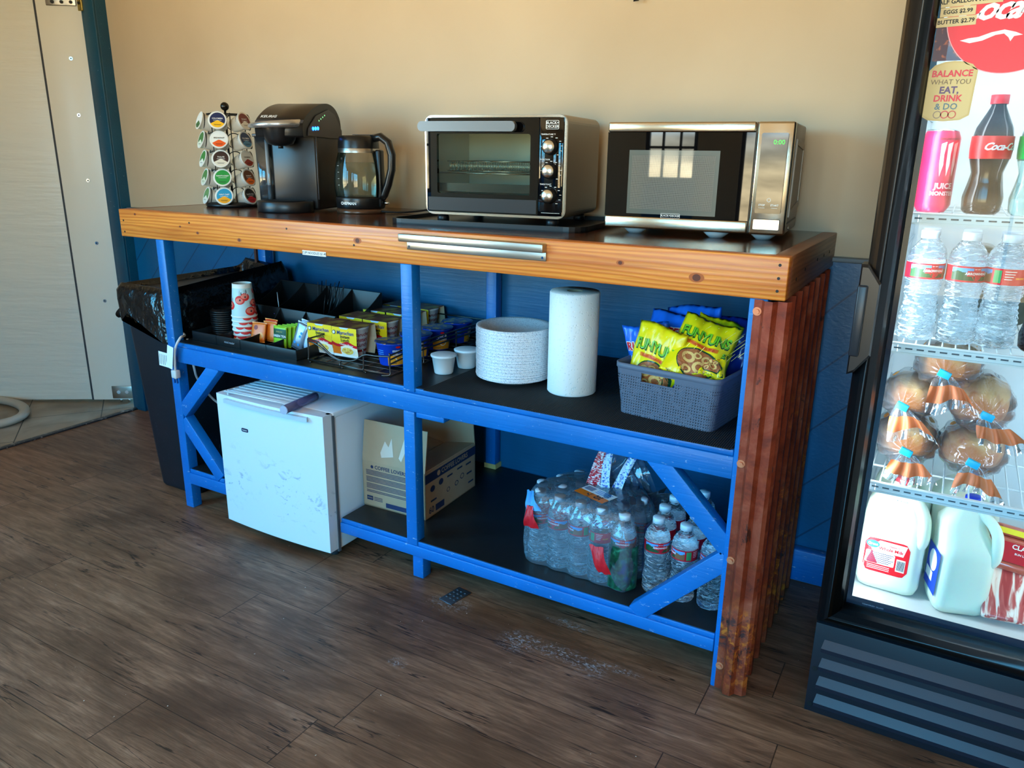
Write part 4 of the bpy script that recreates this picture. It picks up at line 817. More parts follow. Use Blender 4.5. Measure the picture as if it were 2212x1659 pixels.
# ------------------------------------------------------------ mini fridge with things on top, cardboard box
fx0, fx1, fy0, fy1, fh = .436, .896, -.038, .40, .484
fr_ = thing('mini_fridge', 'scuffed white mini fridge standing on the floor under the table', 'mini fridge', T(.666, .18, 0)); ox, oy = .666, .18
mFW = M('white_fridge_enamel', (226, 232, 238), .3, bump=(160, .05, .0006)); 
g = G('scuffed_white_door', .3); o_ = g.sep(); a = g.noise(g.map((1, 1, 1.6), rot=(0, .4, 0)), 24, 7, .8, .68); z_ = g.rng(g.math('ABSOLUTE', g.math('ADD', o_['Z'], -.20)), .13, .03); b = g.noise(g.tc, 5, 3)
g.col(g.mix(g.math('MULTIPLY', g.math('MULTIPLY', z_, g.rng(a, .56, .66, 0, .8)), g.rng(b, .42, .55)), (226, 232, 238), (118, 132, 156))); mFDS = g.m
m = MB(); m.box(fx0 + .006 - ox, fx1 - ox, .012 - oy, fy1 - oy, .025, fh - .012, mFW, .006); m.box(fx0 + .004 - ox, fx1 + .002 - ox, .010 - oy, fy1 - oy, fh - .022, fh - .004, mFW, .005); m.build('cabinet', fr_)
def bow(x): return -.010 * (1 - ((x - ox) / .23) ** 2)
m = MB(); n = 16; dz0, dz1 = .030, fh - .004; pr = [(fx0 + (fx1 - fx0) * i / n) for i in range(n + 1)]
poly = [(x - ox, fy0 + .006 + bow(x) - oy) for x in pr] + [(fx1 - ox, .006 - oy), (fx0 - ox, .006 - oy)]
v = [(x, y_, z) for z in (dz0, dz1) for x, y_ in poly]; k_ = len(poly)
m.add(v, [(i, (i + 1) % k_, (i + 1) % k_ + k_, i + k_) for i in range(k_)], mFDS, False); m.add(v, [tuple(range(k_))[::-1], tuple(range(k_, 2 * k_))], mFW)
for x in (fx0 + .008, fx1 - .008): m.cyl((x - ox, .0 - oy, dz0), (x - ox, 0 - oy, dz1), .0075, mFW, n=12)
fdoor = m.build('door', fr_)
m = MB(); hpts = [(-.185, -.002), (-.165, -.014), (.165, -.014), (.185, -.002)]
m.prism([(x, -.006 + bow(x + ox) + fy0 - oy + y_ * 0) for x in (-.18, -.09, 0, .09, .18)] + [(x, .012 + bow(x + ox) + fy0 - oy) for x in (.17, .09, 0, -.09, -.17)], .014, M('door_grip_shade', (196, 206, 216), .35), T(0, 0, dz1 - .022)); m.build('handle', fdoor)
m = MB(); m.prism(rrect(.030, .012, .004, 4, -.10, .378), .002, M('badge_blue', (38, 50, 78), .3), Matrix.Translation((0, fy0 - oy - .0015, 0)) @ FACE); m.dec(text2d('Sunbeam', .006, .01), fp(-.10, fy0 - oy - .0038, .378), mWHITEM); m.build('badge', fdoor, label='small dark blue oval badge')
m = MB(); m.box(fx1 - ox - .004, fx1 - ox + .003, .004 - oy, .014 - oy, .02, fh - .012, M('door_gasket', (90, 96, 104), .6)); m.build('gasket', fdoor)
for x, y_ in ((-.2, -.16), (.2, -.16), (-.2, .19), (.2, .19)): m = MB(); m.cyl((x, y_, 0), (x, y_, .03), .014, mGREY, n=14); m.build('foot', fr_)
rk2 = thing('wire_shelf', 'white wire shelf lying on top of the mini fridge', 'wire shelf', T(.60, .06, fh - .003))
m = MB(); wr = M('white_coated_wire', (226, 230, 234), .35)
m.tube([(-.12, -.095, .012), (.145, -.085, .012), (.135, .13, .012), (-.11, .12, .012)], .0028, wr, 6, True)
for i in range(9): t = .04 + .105 * i / 9 * 2; yy = -.085 + .205 * i / 9; m.tube([(-.118, yy, .013), (.142, yy + .01, .013)], .0016, wr, 6)
m.tube([(.02, .125, .012), (.02, .128, .026), (.12, .13, .026), (.12, .13, .012)], .002, wr, 6)
for x, y_ in ((-.11, -.09), (.13, -.08), (.12, .125), (-.10, .115)): m.cyl((x, y_, 0), (x, y_, .012), .003, wr, n=8)
m.build('wire_grid', rk2)
tu = thing('plastic_tube', 'short clear purple plastic tube lying on the mini fridge', 'tube', T(.772, .005, fh - .004 + .0135, rz=.12))
m = MB(); m.cyl((0, -.075, 0), (0, .075, 0), .0135, M('purple_clear_plastic', (140, 130, 170), .1, trans=.7), n=18); m.cyl((0, -.080, 0), (0, -.0755, 0), .0137, M('tube_end', (176, 180, 200), .3), n=18); m.build('tube_body', tu)
# power plug, tag and cord of the fridge hooked over the shelf rail
pc = thing('fridge_power_cord', 'white power cord with a plug and paper tag hanging over the shelf rail', 'power cord', T(.245, -.012, .62))
mWC = M('offwhite_cord', (214, 208, 202), .45)
m = MB(); m.tube(smooth_path([(-.05, .06, .012), (-.015, .04, .012), (.004, .008, .012), (-.012, -.004, -.025), (-.022, -.004, -.075), (-.024, -.004, -.10)]), .0042, mWC, 8)
m.tube(smooth_path([(-.03, .06, -.005), (-.012, .06, -.10), (-.035, .09, -.16), (-.015, .13, -.24), (.03, .18, -.30), (.05, .2, -.38), (.19, .24, -.42)]), .0042, mWC, 8); m.build('cord', pc)
m = MB(); m.box(-.037, -.011, -.014, .006, -.128, -.100, mWC, .004); m.lathe([(.006, 0), (.009, .012), (.005, .03)], mWC, 12, T(-.024, -.004, -.130, rx=0)); m.build('plug', pc)
for x in (-.031, -.018): m = MB(); m.box(x - .001, x + .001, -.008, -.002, -.146, -.126, mCHROME); m.build('prong', pc)
m = MB(); m.box(-.088, -.022, -.0125, -.0120, -.096, -.046, mWHITEM, 0, T(ry=.06)); m.box(-.034, -.004, -.0140, -.0135, -.100, -.02, mWHITEM, 0, T(ry=.22))
for i in range(6): m.box(-.083 + .0085 * i, -.0815 + .0085 * i, -.0132, -.0128, -.09, -.054, M('tag_ink', (90, 94, 104), .6), 0, T(ry=.06))
m.build('paper_tag', pc, label='white paper tag with small print')
# cardboard box
bx = thing('cardboard_box', 'open brown cardboard coffee box on the lower shelf behind the middle post', 'box', T(1.026, .27, BZ, rz=.035)); bw, bd, bh = .1195, .150, .155
m = MB(); t_ = .004
m.box(-bw, bw, -bd, -bd + t_, 0, bh, mCARD); m.box(-bw, bw, bd - t_, bd, 0, bh, mCARD); m.box(-bw, -bw + t_, -bd, bd, 0, bh, mCARD); m.box(bw - t_, bw, -bd, bd, 0, bh, mCARD); m.box(-bw, bw, -bd, bd, 0, t_, mCARD)
mNI = M('box_navy_ink', (34, 46, 84), .7)
m.dec(text2d('COFFEE LOVERS', .017, .02, align='LEFT'), fp(-bw + .048, -bd - .0006, .138), mNI); m.dec(disc2d(-bw + .038, .138, .0055), fp(0, -bd - .0006, 0), mNI)
random.seed(3)
for i in range(17):
    if i in (4, 9, 14): continue
    m.dec(rect2d(-bw + .014, bw - .008 - random.random() * .03, .124 - i * .0046, .1262 - i * .0046), fp(0, -bd - .0006, 0), mNI)
m.dec(rect2d(-bw + .014, -bw + .038, .022, .037), fp(0, -bd - .0006, 0), mNI); m.dec(text2d('KEURIG', .0055, .02), fp(-bw + .026, -bd - .0009, .0295), mCARD)
for i in range(3): m.dec(rect2d(-bw + .042, -bw + .075, .033 - i * .005, .035 - i * .005), fp(0, -bd - .0006, 0), mNI)
m.dec(rect2d(-bw + .088, bw - .02, .008, .024), fp(0, -bd - .0006, 0), mNI)
rs = lambda a, b: (bw + .0006, a, b)   # right side print, running back along +y
m.dec(rect2d(-bd, bd, .118, .148), rs, mNI); m.dec(text2d('COFFEE LOVERS', .022, .02), lambda a, b: (bw + .0009, a + .02, b + .133), mCARD); m.dec(disc2d(-.075, .133, .009), lambda a, b: (bw + .0009, a, b), mCARD)
m.dec(text2d('60', .030, .02), lambda a, b: (bw + .0006, a - .118, b + .022), mNI); m.dec(rect2d(-.095, -.045, .010, .032), rs, mNI)
for (a, b, r_) in ((-.11, .092, .013), (-.062, .098, .013), (.03, .058, .011), (.065, .07, .012), (-.02, .055, .010)): m.dec(disc2d(a, b, r_, r_ * .8, n=16, rings=1, hole=0 if a < -.05 else .75), rs, mNI)
for (a, b) in ((-.01, .10), (.05, .104), (.105, .100), (.11, .065), (-.105, .052), (.12, .03)): m.dec(rect2d(a - .016, a + .016, b - .003, b + .003), rs, mNI)
bcar = m.build('carton', bx)
m = MB(); m.box(-bw, bw, 0, t_, 0, .132, mCARD, 0, T(0, -bd, bh, rx=-.14)); tp = M('torn_kraft', (222, 206, 190), .85)
m.dec(([(-.05, .035), (-.035, .075), (-.02, .058), (-.01, .088), (.0, .03), (-.045, .02)], [tuple(range(6))]), lambda a, b: T(0, -bd, bh, rx=-.14) @ Vector((a, -.0006, b)), tp)
m.dec(([(.02, .03), (.035, .085), (.045, .125), (.05, .08), (.04, .045), (.03, .02)], [tuple(range(6))]), lambda a, b: T(0, -bd, bh, rx=-.14) @ Vector((a, -.0006, b)), tp); m.build('front_flap', bcar, label='upright front flap with torn paper patches')
m = MB(); m.box(-bw, bw, 0, t_, 0, .12, mCARD, 0, T(0, bd - t_, bh, rx=.12)); m.build('back_flap', bcar)
m = MB(); m.box(0, .115, -bd + .004, bd - .004, 0, t_, mCARD, 0, T(bw - .115, 0, bh - .018, ry=-.16) @ T(0, 0, .018 * 0)); m.build('side_flap', bcar)
m = MB(); m.box(0, .115, -bd + .004, bd - .004, 0, t_, mCARD, 0, T(-bw + .002, 0, bh - .004, ry=.15)); m.build('side_flap', bcar)

# ------------------------------------------------------------ upper shelf, left half: organiser, lids, cups, tea
UZ = .6138
og = thing('condiment_organizer', 'black stepped plastic condiment organizer on the left of the upper shelf', 'organizer', T(.497, .255, UZ, rz=-.02))
m = MB(); ow = .245
def stepbox(y0, y1, z0, z1): m.box(-ow, ow, y0, y0 + .004, z0, z1, mBLACK, .0015)
m.box(-ow, ow, -.215, .195, 0, .003, mBLACK)
for y_, z in ((-.215, .034), (-.035, .110), (.19, .155)): m.box(-ow, ow, y_, y_ + .004, 0, z, mBLACK, .0015)
m.build('tray_body', og)
def side(x):
    pts = [(-.215, 0), (-.215, .034), (-.17, .034)]
    pts += [(-.17 + .135 * t, .034 + .076 * (t ** 2.2)) for t in (.3, .6, .8, 1)] + [(-.015, .075)] + [(-.015 + .205 * t, .075 + .08 * (t ** 2.0)) for t in (.3, .5, .7, .85, 1)] + [(.194, 0)]
    m = MB(); m.prism(pts, .003, mBLACK, Matrix(((0, 0, 1, x), (1, 0, 0, 0), (0, 1, 0, 0), (0, 0, 0, 1)))); return m
side(-ow).build('end_panel', og); side(ow - .003).build('end_panel', og)
for x in (-.125, -.01, .11): side(x).build('divider', og)
m = MB(); m.dec(text2d('mind reader', .010, .01), fp(-.06, -.2154, .017), M('grey_lettering', (150, 156, 166), .5)); m.build('logo', og)
# stack of black lids
lx, ly = .268, .162
lp = None
for i in range(11):
    z = UZ + .008 + i * .0075; lb = 'black plastic cup lid in the stack beside the poppy cups' if i < 10 else 'topmost black lid of the stack beside the poppy cups'
    if lp is None:
        lp = thing('cup_lid', lb, 'cup lid', T(lx, ly, z), 'stacked black cup lids'); m = MB(); m.lathe([(0, .002), (.030, .002), (.034, .001), (.0405, .0), (.0425, .002), (.0425, .0052), (.040, .007), (.036, .0072), (.034, .012), (.031, .013), (.029, .010), (0, .010)], mBLACK, 36); m.build('lid', lp)
    else: dup(lp, T(lx + .0012 * math.sin(i * 2), ly + .001 * math.cos(i * 3), z, rz=i), lb)
    if i == 10: pass
lt = dup(lp, T(lx + .002, ly, UZ + .003, rz=.4), 'lowest black lid at the foot of the lid stack')
# poppy paper cups, rims down
mCUP = M('pale_blue_cup', (196, 222, 224), .5); mCW = M('white_cup_band', (238, 234, 224), .55); mPOP = M('poppy_red', (226, 40, 34), .5); mSAL = M('poppy_salmon', (240, 128, 108), .5); mSTEM = M('poppy_stem', (34, 46, 56), .6)
CX_, CY_ = .392, .148
def cup(z, label, pat):
    t = thing('paper_cup', label, 'paper cup', T(CX_, CY_, z, rz=pat * .35 - 1.75), 'stacked poppy paper cups')
    m = MB(); m.lathe([(.0415, 0), (.043, .002), (.043, .005), (.041, .006)], mCW, 36); m.lathe([(.041, .006), (.0325, .098)], mCUP, 36); m.lathe([(.0325, .098), (.0315, .112), (.0300, .1125), (.0300, .109)], mCW, 36); m.lathe([(0, .104), (.030, .104)], M('cup_bottom', (190, 176, 158), .7), 30)
    m.build('cup_body', t)
    m = MB()
    def cf(a0): return lambda a, b: ((.0418 - .0094 * (b - .006) / .092 + .0) * math.cos(a0 + a / .038), (.0418 - .0094 * (b - .006) / .092) * math.sin(a0 + a / .038), b)
    for (a0, zc, s_, fl) in ((-2.1, .022, 1.1, 0), (-1.15, .060, 1.0, 1), (-2.45, .048, .9, 0), (-.55, .030, 1.0, 1), (-1.9, .082, .7, 1), (-3.3, .07, .9, 0), (.5, .05, 1, 1), (1.5, .04, 1, 0), (2.5, .06, 1, 1), (-1.35, .012, .9, 0), (-1.75, .034, .9, 1), (-2.9, .022, 1, 0), (-.95, .014, .9, 1), (-2.2, .088, .6, 0), (-1.05, .088, .6, 1)):
        s_ *= 1.55; f = cf(a0 + 2.75); m.dec(disc2d(0, zc, .0115 * s_, .0095 * s_, n=14, rings=2), f, mPOP); f2 = lambda a, b, f=f: tuple(q * 1.006 if i < 2 else q for i, q in enumerate(f(a, b)))
        m.dec(disc2d(-.002, zc - .002 * (1 if fl else -1), .0085 * s_, .0058 * s_, n=12, rings=2), f2, mSAL); f3 = lambda a, b, f=f: tuple(q * 1.012 if i < 2 else q for i, q in enumerate(f(a, b)))
        m.dec(disc2d(.001, zc, .0022 * s_, n=8, rings=1), f3, mSTEM); m.dec(rect2d(-.0006, .0006, zc + .008 * s_, min(.094, zc + .034), 1, 3), f, mSTEM); m.dec(disc2d(.006, min(.088, zc + .02), .0018, .007, n=8, rings=1), f, mSTEM)
    m.build('printed_pattern', t); return t
names = ['lowest of the upturned poppy print paper cups', 'second poppy print cup from the bottom of the stack', 'third poppy print cup from the bottom of the stack', 'fourth poppy print cup from the bottom of the stack', 'fifth poppy print cup, just under the top one', 'topmost poppy print cup with its whole side showing']
for i, nm in enumerate(names): cup(UZ + .006 + i * .0155, nm, i)
# tea bags, sweetener and creamer packets
def packet(name, X, w, h, t_, face, edge, deco, label, cat, group=None):
    t = thing(name, label, cat, X, group); m = MB()
    def f(u, v): b = (1 - u ** 4) * (1 - v ** 4); return (w / 2 * u, -t_ * b, h / 2 + h / 2 * v)
    def bk(u, v): b = (1 - u ** 4) * (1 - v ** 4); return (w / 2 * u, t_ * b, h / 2 + h / 2 * v)
    vf = rect2d(-1, 1, -1, 1, 10, 10); m.dec(vf, f, face, True); m.dec((vf[0], [q[::-1] for q in vf[1]]), bk, face, True)
    for z in (0, h - .004): m.box(-w / 2, w / 2, -.0006, .0006, z, z + .004, edge)
    deco(m, lambda a, b: (a, -t_ * (1 - (a / (w / 2)) ** 4) * (1 - ((b - h / 2) / (h / 2)) ** 4) - .0006, b)); m.build('wrapper', t); return t
mOR = M('tea_orange', (244, 120, 30), .35); mOR2 = M('tea_light_orange', (250, 160, 70), .4); mLG = M('tea_lime', (150, 205, 40), .35)
def d_orange(m, f): m.dec(disc2d(.012, .022, .011, n=16), f, mOR2); m.dec(disc2d(-.010, .048, .008, n=14), f, M('tea_plum', (150, 60, 50), .5)); m.dec(rect2d(-.022, .004, .016, .0175, 4, 1), f, M('tea_ink', (120, 50, 20), .5)); m.dec(rect2d(-.022, .0, .021, .0225, 4, 1), f, MC['tea_ink'])
def d_green(m, f): m.dec(rect2d(-.027, .027, .030, .060, 8, 4), f, mDGREEN); f2 = lambda a, b: (f(a, b)[0], f(a, b)[1] - .0008, b); m.dec(text2d('GREEN TEA', .0105, .02), lambda a, b: f2(a, b + .037), mWHITEM); m.dec(text2d('BIGELOW', .006, .01), lambda a, b: f2(a, b + .051), M('gold', (190, 170, 90), .4)); m.dec(text2d('CLASSIC', .006, .0), lambda a, b: f2(a, b + .020), mDGREEN)
def d_none(m, f): pass
packet('tea_bag', T(.478, .118, UZ + .010, rx=-.28, rz=.12), .060, .066, .004, mOR, mOR2, d_orange, 'orange wrapped tea bag in front of the poppy cups', 'tea bag')
packet('tea_bag', T(.508, .140, UZ + .012, rx=-.2, rz=.02), .060, .066, .004, mOR, mOR2, d_none, 'plain orange tea bag behind the front orange one', 'tea bag')
packet('tea_bag', T(.500, .152, UZ + .018, rx=-.2, rz=-.05), .060, .066, .004, M('tea_red', (226, 70, 30), .35), mOR2, d_none, 'reddish orange tea bag at the back of the orange ones', 'tea bag')
for i in range(6):
    packet('tea_bag', T(.588 + .007 * i, .112 + .0125 * i, UZ + .008, rx=-.10, rz=.02), .058, .070, .0035, mLG, mLG, d_green if i == 0 else d_none, 'front lime green tea bag with white lettering' if i == 0 else 'lime green wrapped tea bag in the row behind the lettered one', 'tea bag', None if i == 0 else 'green tea bags behind the first')
mSIL = M('silver_blue_wrap', (150, 166, 184), .25, .5)
def d_sug(m, f):
    for (a, b) in ((.006, .058), (.004, .046), (-.010, .022), (.006, .018)): m.dec(disc2d(a, b, .0045, n=8, rings=1), f, M('cube_blue', (40, 150, 226), .4))
packet('sugar_packet', T(.650, .122, UZ + .008, rx=-.14, rz=.10) @ T(ry=.30), .044, .092, .006, mSIL, mSIL, d_sug, 'silver sugar packet with blue cubes leaning right of the green tea', 'packet')
packet('sugar_packet', T(.690, .130, UZ + .008, rx=-.14, rz=.10) @ T(ry=.26), .040, .084, .006, M('pale_wrap', (196, 214, 232), .4), mSIL, d_none, 'pale blue white packet leaning beside the noodle cartons', 'packet')
packet('sugar_packet', T(.655, .150, UZ + .030, rx=-.14, rz=.10) @ T(ry=.2), .044, .070, .005, M('pale_wrap'), mSIL, d_none, 'white sugar packet just behind the silver one', 'packet')
mBP = M('creamer_blue', (30, 80, 220), .35)
for i in range(3): packet('sweetener_packet', T(.470 + .022 * i, .262 + .004 * i, UZ + .074 + .006 * i, rx=1.2, rz=.4 - .3 * i), .060, .035, .003, mBP, mBP, d_none, 'shiny blue packet lying in the middle tier, %s of three' % ['leftmost', 'middle', 'rightmost'][i], 'packet')
m = MB()
for i in range(7): 
    x = .478 + .009 * i
    t = thing('drink_stirrer', 'thin black stirrer leaning in the back tier of the organizer', 'stirrer', T(x, .41, UZ + .03), 'black stirrers in the organizer'); m = MB(); m.tube([(0, 0, 0), (-.03 + .012 * i, .035, .135 + .006 * (i % 3))], .0016, mBLACKG if i % 2 else M('stirrer_grey', (70, 72, 76), .3), 6); m.build('stirrer', t)
t = thing('drink_stirrer', 'white straw lying slantwise in the organizer', 'stirrer', T(.395, .30, UZ + .09)); m = MB(); m.tube([(0, 0, 0), (-.035, .03, .045)], .0014, mWHITE, 6); m.build('stirrer', t)

# ------------------------------------------------------------ wire caddy with noodle cartons and pasta cups
cd = thing('wire_caddy', 'brown wire basket holding the noodle cartons and blue pasta cups', 'wire basket', T(.925, .32, UZ))
mWB = M('bronze_wire', (92, 84, 80), .3, .9); m = MB(); cw_, c0, c1 = .158, -.262, .27
def wl(*p): m.tube(smooth_path(list(p)), .0026, mWB, 7)
m.tube([(-cw_, c0, .003), (cw_, c0, .003), (cw_, c1, .003), (-cw_, c1, .003)], .0026, mWB, 7, True)
for i in range(15): yy = c0 + (c1 - c0) * i / 14; m.tube([(-cw_, yy, .006), (cw_, yy, .006)], .0016, mWB, 6)
for i in range(4): xx = -.10 + .067 * i; m.tube([(xx, c0, .003), (xx, c1, .003)], .002, mWB, 6)
wl((-cw_, c0, .070), (-.13, c0 - .006, .070), (-.10, c0 - .010, .066), (-.06, c0 - .012, .040), (-.02, c0 - .012, .026), (.03, c0 - .010, .030), (.07, c0 - .006, .052), (.11, c0 - .004, .054), (cw_, c0, .058))
wl((-cw_, c0, .064), (-.13, c0 - .004, .062), (-.10, c0 - .006, .052), (-.06, c0 - .008, .032), (-.02, c0 - .008, .020))
for z in (.045, .058, .070): wl((cw_, c0, z - .010), (cw_ + .002, c0 + .13, z), (cw_ + .002, c0 + .3, z + .002), (cw_, c1, z))
wl((-cw_, c0, .070), (-cw_, 0, .072), (-cw_, c1, .072)); wl((-cw_, c1, .072), (0, c1, .072), (cw_, c1, .072))
for x, y_ in ((-cw_, c0), (-.03, c0), (.06, c0), (cw_, c0), (cw_, -.1), (cw_, .08), (cw_, c1), (-cw_, c1), (-cw_, 0)):
    wl((x, y_, .068 if x != -.03 else .024), (x, y_, .020), (x, y_ - .002, .004), (x + .02 * (1 if x < .1 else -1), y_ - .014, .002))
m.build('wire_frame', cd)
mNC = M('cup_white_foam', (230, 226, 220), .6); mNR = M('carton_top_print', (120, 70, 50), .5, var=(28, (176, 146, 60), .45, .62)); mBR = M('brown_red_letter', (150, 36, 30), .5)
def carton(X, label, rows_group):
    t = thing('noodle_cup', label, 'noodle cup', X, rows_group)
    m = MB(); m.lathe([(0, 0), (.0335, 0), (.0345, .003), (.0455, .086), (.0475, .0865), (.0475, .091), (0, .091)], mNC, 32)
    wr_ = lambda rr, zc, ang: (lambda a, b: ((rr + .011 * (zc + b) / .09 * 1.0) * math.cos(ang + a / .042), (rr + .011 * (zc + b) / .09) * math.sin(ang + a / .042), zc + b))
    m.dec(text2d('Maruchan', .0155, .02), wr_(.0350, .070, -.22), mBR); m.dec(text2d('Instant', .0170, .02), wr_(.0350, .053, -.22), mBR); m.dec(text2d('Lunch', .0170, .02), wr_(.0350, .037, -.22), mBR); m.dec(rect2d(-.03, .03, .014, .022, 8, 1), wr_(.0350, 0, -.22), mBR)
    m.build('foam_cup', t)
    m = MB(); W_, hh = .0478, .0955
    # front panel, divided into the printed bands
    def P(a, b): return (a, -.0487 + .007 * (1 - b / hh) * 1.0 - (.004 * math.sin(PI * b / hh)), b)
    xs_ = 12
    for i in range(xs_):
        a0, a1 = -W_ + 2 * W_ * i / xs_, -W_ + 2 * W_ * (i + 1) / xs_
        wv = lambda a: .036 + .004 * math.sin(a * 90 + .6)
        wv2 = lambda a: .046 + .005 * math.sin(a * 90 + .6)
        def q(b0a, b0b, b1a, b1b, mt): m.add([P(a0, b0a), P(a1, b0b), P(a1, b1b), P(a0, b1a)], [(0, 1, 2, 3)], mt)
        q(0, 0, .008, .008, mWHITEM); q(.008, .008, wv(a0), wv(a1), mORANGE if i < 4 else M('noodle_cream', (250, 236, 206), .5)); q(wv(a0), wv(a1), wv2(a0), wv2(a1), mRED); q(wv2(a0), wv2(a1), hh, hh, mYEL)
    Q = lambda a, b: (P(a, b)[0], P(a, b)[1] - .0006, b); Q2 = lambda a, b: (P(a, b)[0], P(a, b)[1] - .0011, b)
    m.dec(([(-.02, hh), (-.012, hh - .006), (.012, hh - .006), (.02, hh)], [(0, 1, 2, 3)]), Q, M('pale_blue_notch', (190, 216, 236), .4))
    m.dec(rect2d(-.030, .042, .070, .084), Q, mWHITEM) if False else None
    m.dec(text2d('Maruchan', .0165, .035), lambda a, b: Q(a + .006, b + .0775), mWHITEM); m.dec(text2d('Maruchan', .0165, .012), lambda a, b: Q2(a + .006, b + .0775), mNAVY); m.dec(disc2d(-.038, .0775, .0066, n=18, rings=1), Q, mNAVY); m.dec(disc2d(-.038, .0775, .0045, n=18, rings=1), Q2, mWHITEM)
    m.dec(text2d('Instant', .0135, .022), lambda a, b: Q(a + .004, b + .0655), mINK); m.dec(text2d('Lunch', .0135, .022), lambda a, b: Q(a + .004, b + .0545), mINK); m.dec(text2d('Chicken Flavor', .0085, .012), lambda a, b: Q(a + .008, b + .0405 - a * .08), mWHITEM)
    m.dec(disc2d(.010, .020, .027, .0145, n=24), Q, M('bowl_white', (244, 240, 230), .4)); m.dec(disc2d(.010, .021, .0225, .0115, n=24), Q2, M('noodle_yellow', (240, 196, 80), .5, var=(150, (250, 226, 130), .45, .55)))
    for (a, b) in ((.0, .024), (.014, .018), (.022, .024), (.006, .016)): m.dec(rect2d(a - .004, a + .004, b - .002, b + .002), lambda u, v: (Q2(u, v)[0], Q2(u, v)[1] - .0005, v), M('chicken_bits', (226, 150, 60), .5))
    m.box(-W_, W_, -.0495, .046, hh - .0012, hh, mNR); m.add([(-W_, .046, hh), (W_, .046, hh), (W_, .052, .05), (-W_, .052, .05)], [(0, 1, 2, 3)], M('carton_inside', (200, 180, 150), .7)); m.add([(-W_, .052, .05), (W_, .052, .05), (W_, .040, .0), (-W_, .040, .0)], [(0, 1, 2, 3)], MC['carton_inside'])
    m.build('carton_sleeve', t); return t
cb = None; RW = ['front', 'second', 'third', 'back']
for r_ in range(4):
    for c in range(2):
        X = T(.748 + .101 * c + (.02 if r_ else 0) * .5 + (0, .006, 0, -.004)[r_], (.175, .305, .432, .545)[r_], UZ + .008, rz=(.05, .02, -.01, .0)[r_]); lb = 'chicken noodle cup in a yellow carton, %s row, %s one' % (RW[r_], ['left', 'right'][c])
        cb = carton(X, lb, 'noodle cups in the wire basket') if cb is None else (cb, dup(cb, X, lb))[0]
mMB = M('pasta_blue', (20, 70, 200), .35); mMF = M('foil_blue_print', (40, 66, 130), .3, .4, var=(45, (200, 160, 70), .54, .58)); mMC = M('pasta_orange', (240, 160, 40), .4)
def mac(X, label):
    t = thing('pasta_cup', label, 'pasta cup', X, 'blue pasta cups in the wire basket')
    m = MB(); m.lathe([(0, 0), (.036, 0), (.038, .003), (.0475, .066), (.0505, .067), (.0505, .070), (0, .0695)], mMB, 36)
    w_ = lambda k=1.0: (lambda a, b: ((.0385 + .0098 * b / .066) * k * math.cos(-.62 + a / .043), (.0385 + .0098 * b / .066) * k * math.sin(-.62 + a / .043), b))
    m.dec(rect2d(-.030, .034, .004, .034, 10, 3), w_(1.01), mMC); m.dec(text2d('mac &', .0125, .025), lambda a, b: w_(1.015)(a, b + .049), mWHITEM); m.dec(text2d('cheese', .0125, .025), lambda a, b: w_(1.015)(a, b + .038), mWHITEM)
    m.dec(disc2d(.004, .028, .012, .012, n=16, rings=1, hole=.72, a0=PI, a1=2 * PI), w_(1.022), M('noodle_cream')); m.dec(disc2d(.0, .060, .007, .0035, n=14, rings=1), w_(1.015), mRED); m.dec(text2d('original', .006, .01), lambda a, b: w_(1.02)(a - .012, b + .010), mNAVY)
    for k_ in range(4): m.dec(rect2d(-.062, -.042, .048 - k_ * .006, .050 - k_ * .006, 3, 1), w_(1.01), mSKYB)
    m.build('cup_body', t)
    m = MB(); m.lathe([(0, .0722), (.046, .0722), (.052, .0712), (.0525, .070)], mMF, 36); m.add([(-.044, .02, .0712), (-.044, -.02, .0712), (-.062, 0, .068)], [(0, 2, 1)], mMF); m.build('foil_lid', t); return t
mb_ = mac(T(1.018, .152, UZ + .008, rz=.1), 'nearest blue pasta cup at the front of the wire basket')
dup(mb_, T(1.020, .268, UZ + .008, rz=-.2), 'second blue pasta cup from the front, behind the blue post'); dup(mb_, T(1.020, .384, UZ + .008, rz=.0), 'third blue pasta cup, seen right of the blue post'); dup(mb_, T(1.020, .502, UZ + .008, rz=.9), 'rearmost blue pasta cup in the wire basket')
# small white lidded cups
def wcup(X, lb):
    t = thing('soup_cup', lb, 'soup cup', X); m = MB(); m.lathe([(0, 0), (.026, 0), (.028, .003), (.0345, .050), (.0375, .0505), (.0375, .054)], mWHITE, 8 * 5, mod=lambda a, z: 1 - .012 * (abs(math.sin(4 * a)) ** .5 if z < .049 else 0)); m.build('cup_body', t)
    m = MB(); m.lathe([(.0385, .0535), (.0385, .056), (.034, .0575), (0, .059)], M('lid_white', (226, 232, 236), .4), 36); m.box(.034, .048, -.006, .006, .0545, .0560, MC['lid_white'], .001, T(rz=-.4)); m.build('peel_lid', t); return t
wc = wcup(T(1.192, .172, UZ), 'front one of two small white lidded cups right of the blue post'); dup(wc, T(1.214, .262, UZ, rz=1), 'rear one of two small white lidded cups, beside the plate stack')
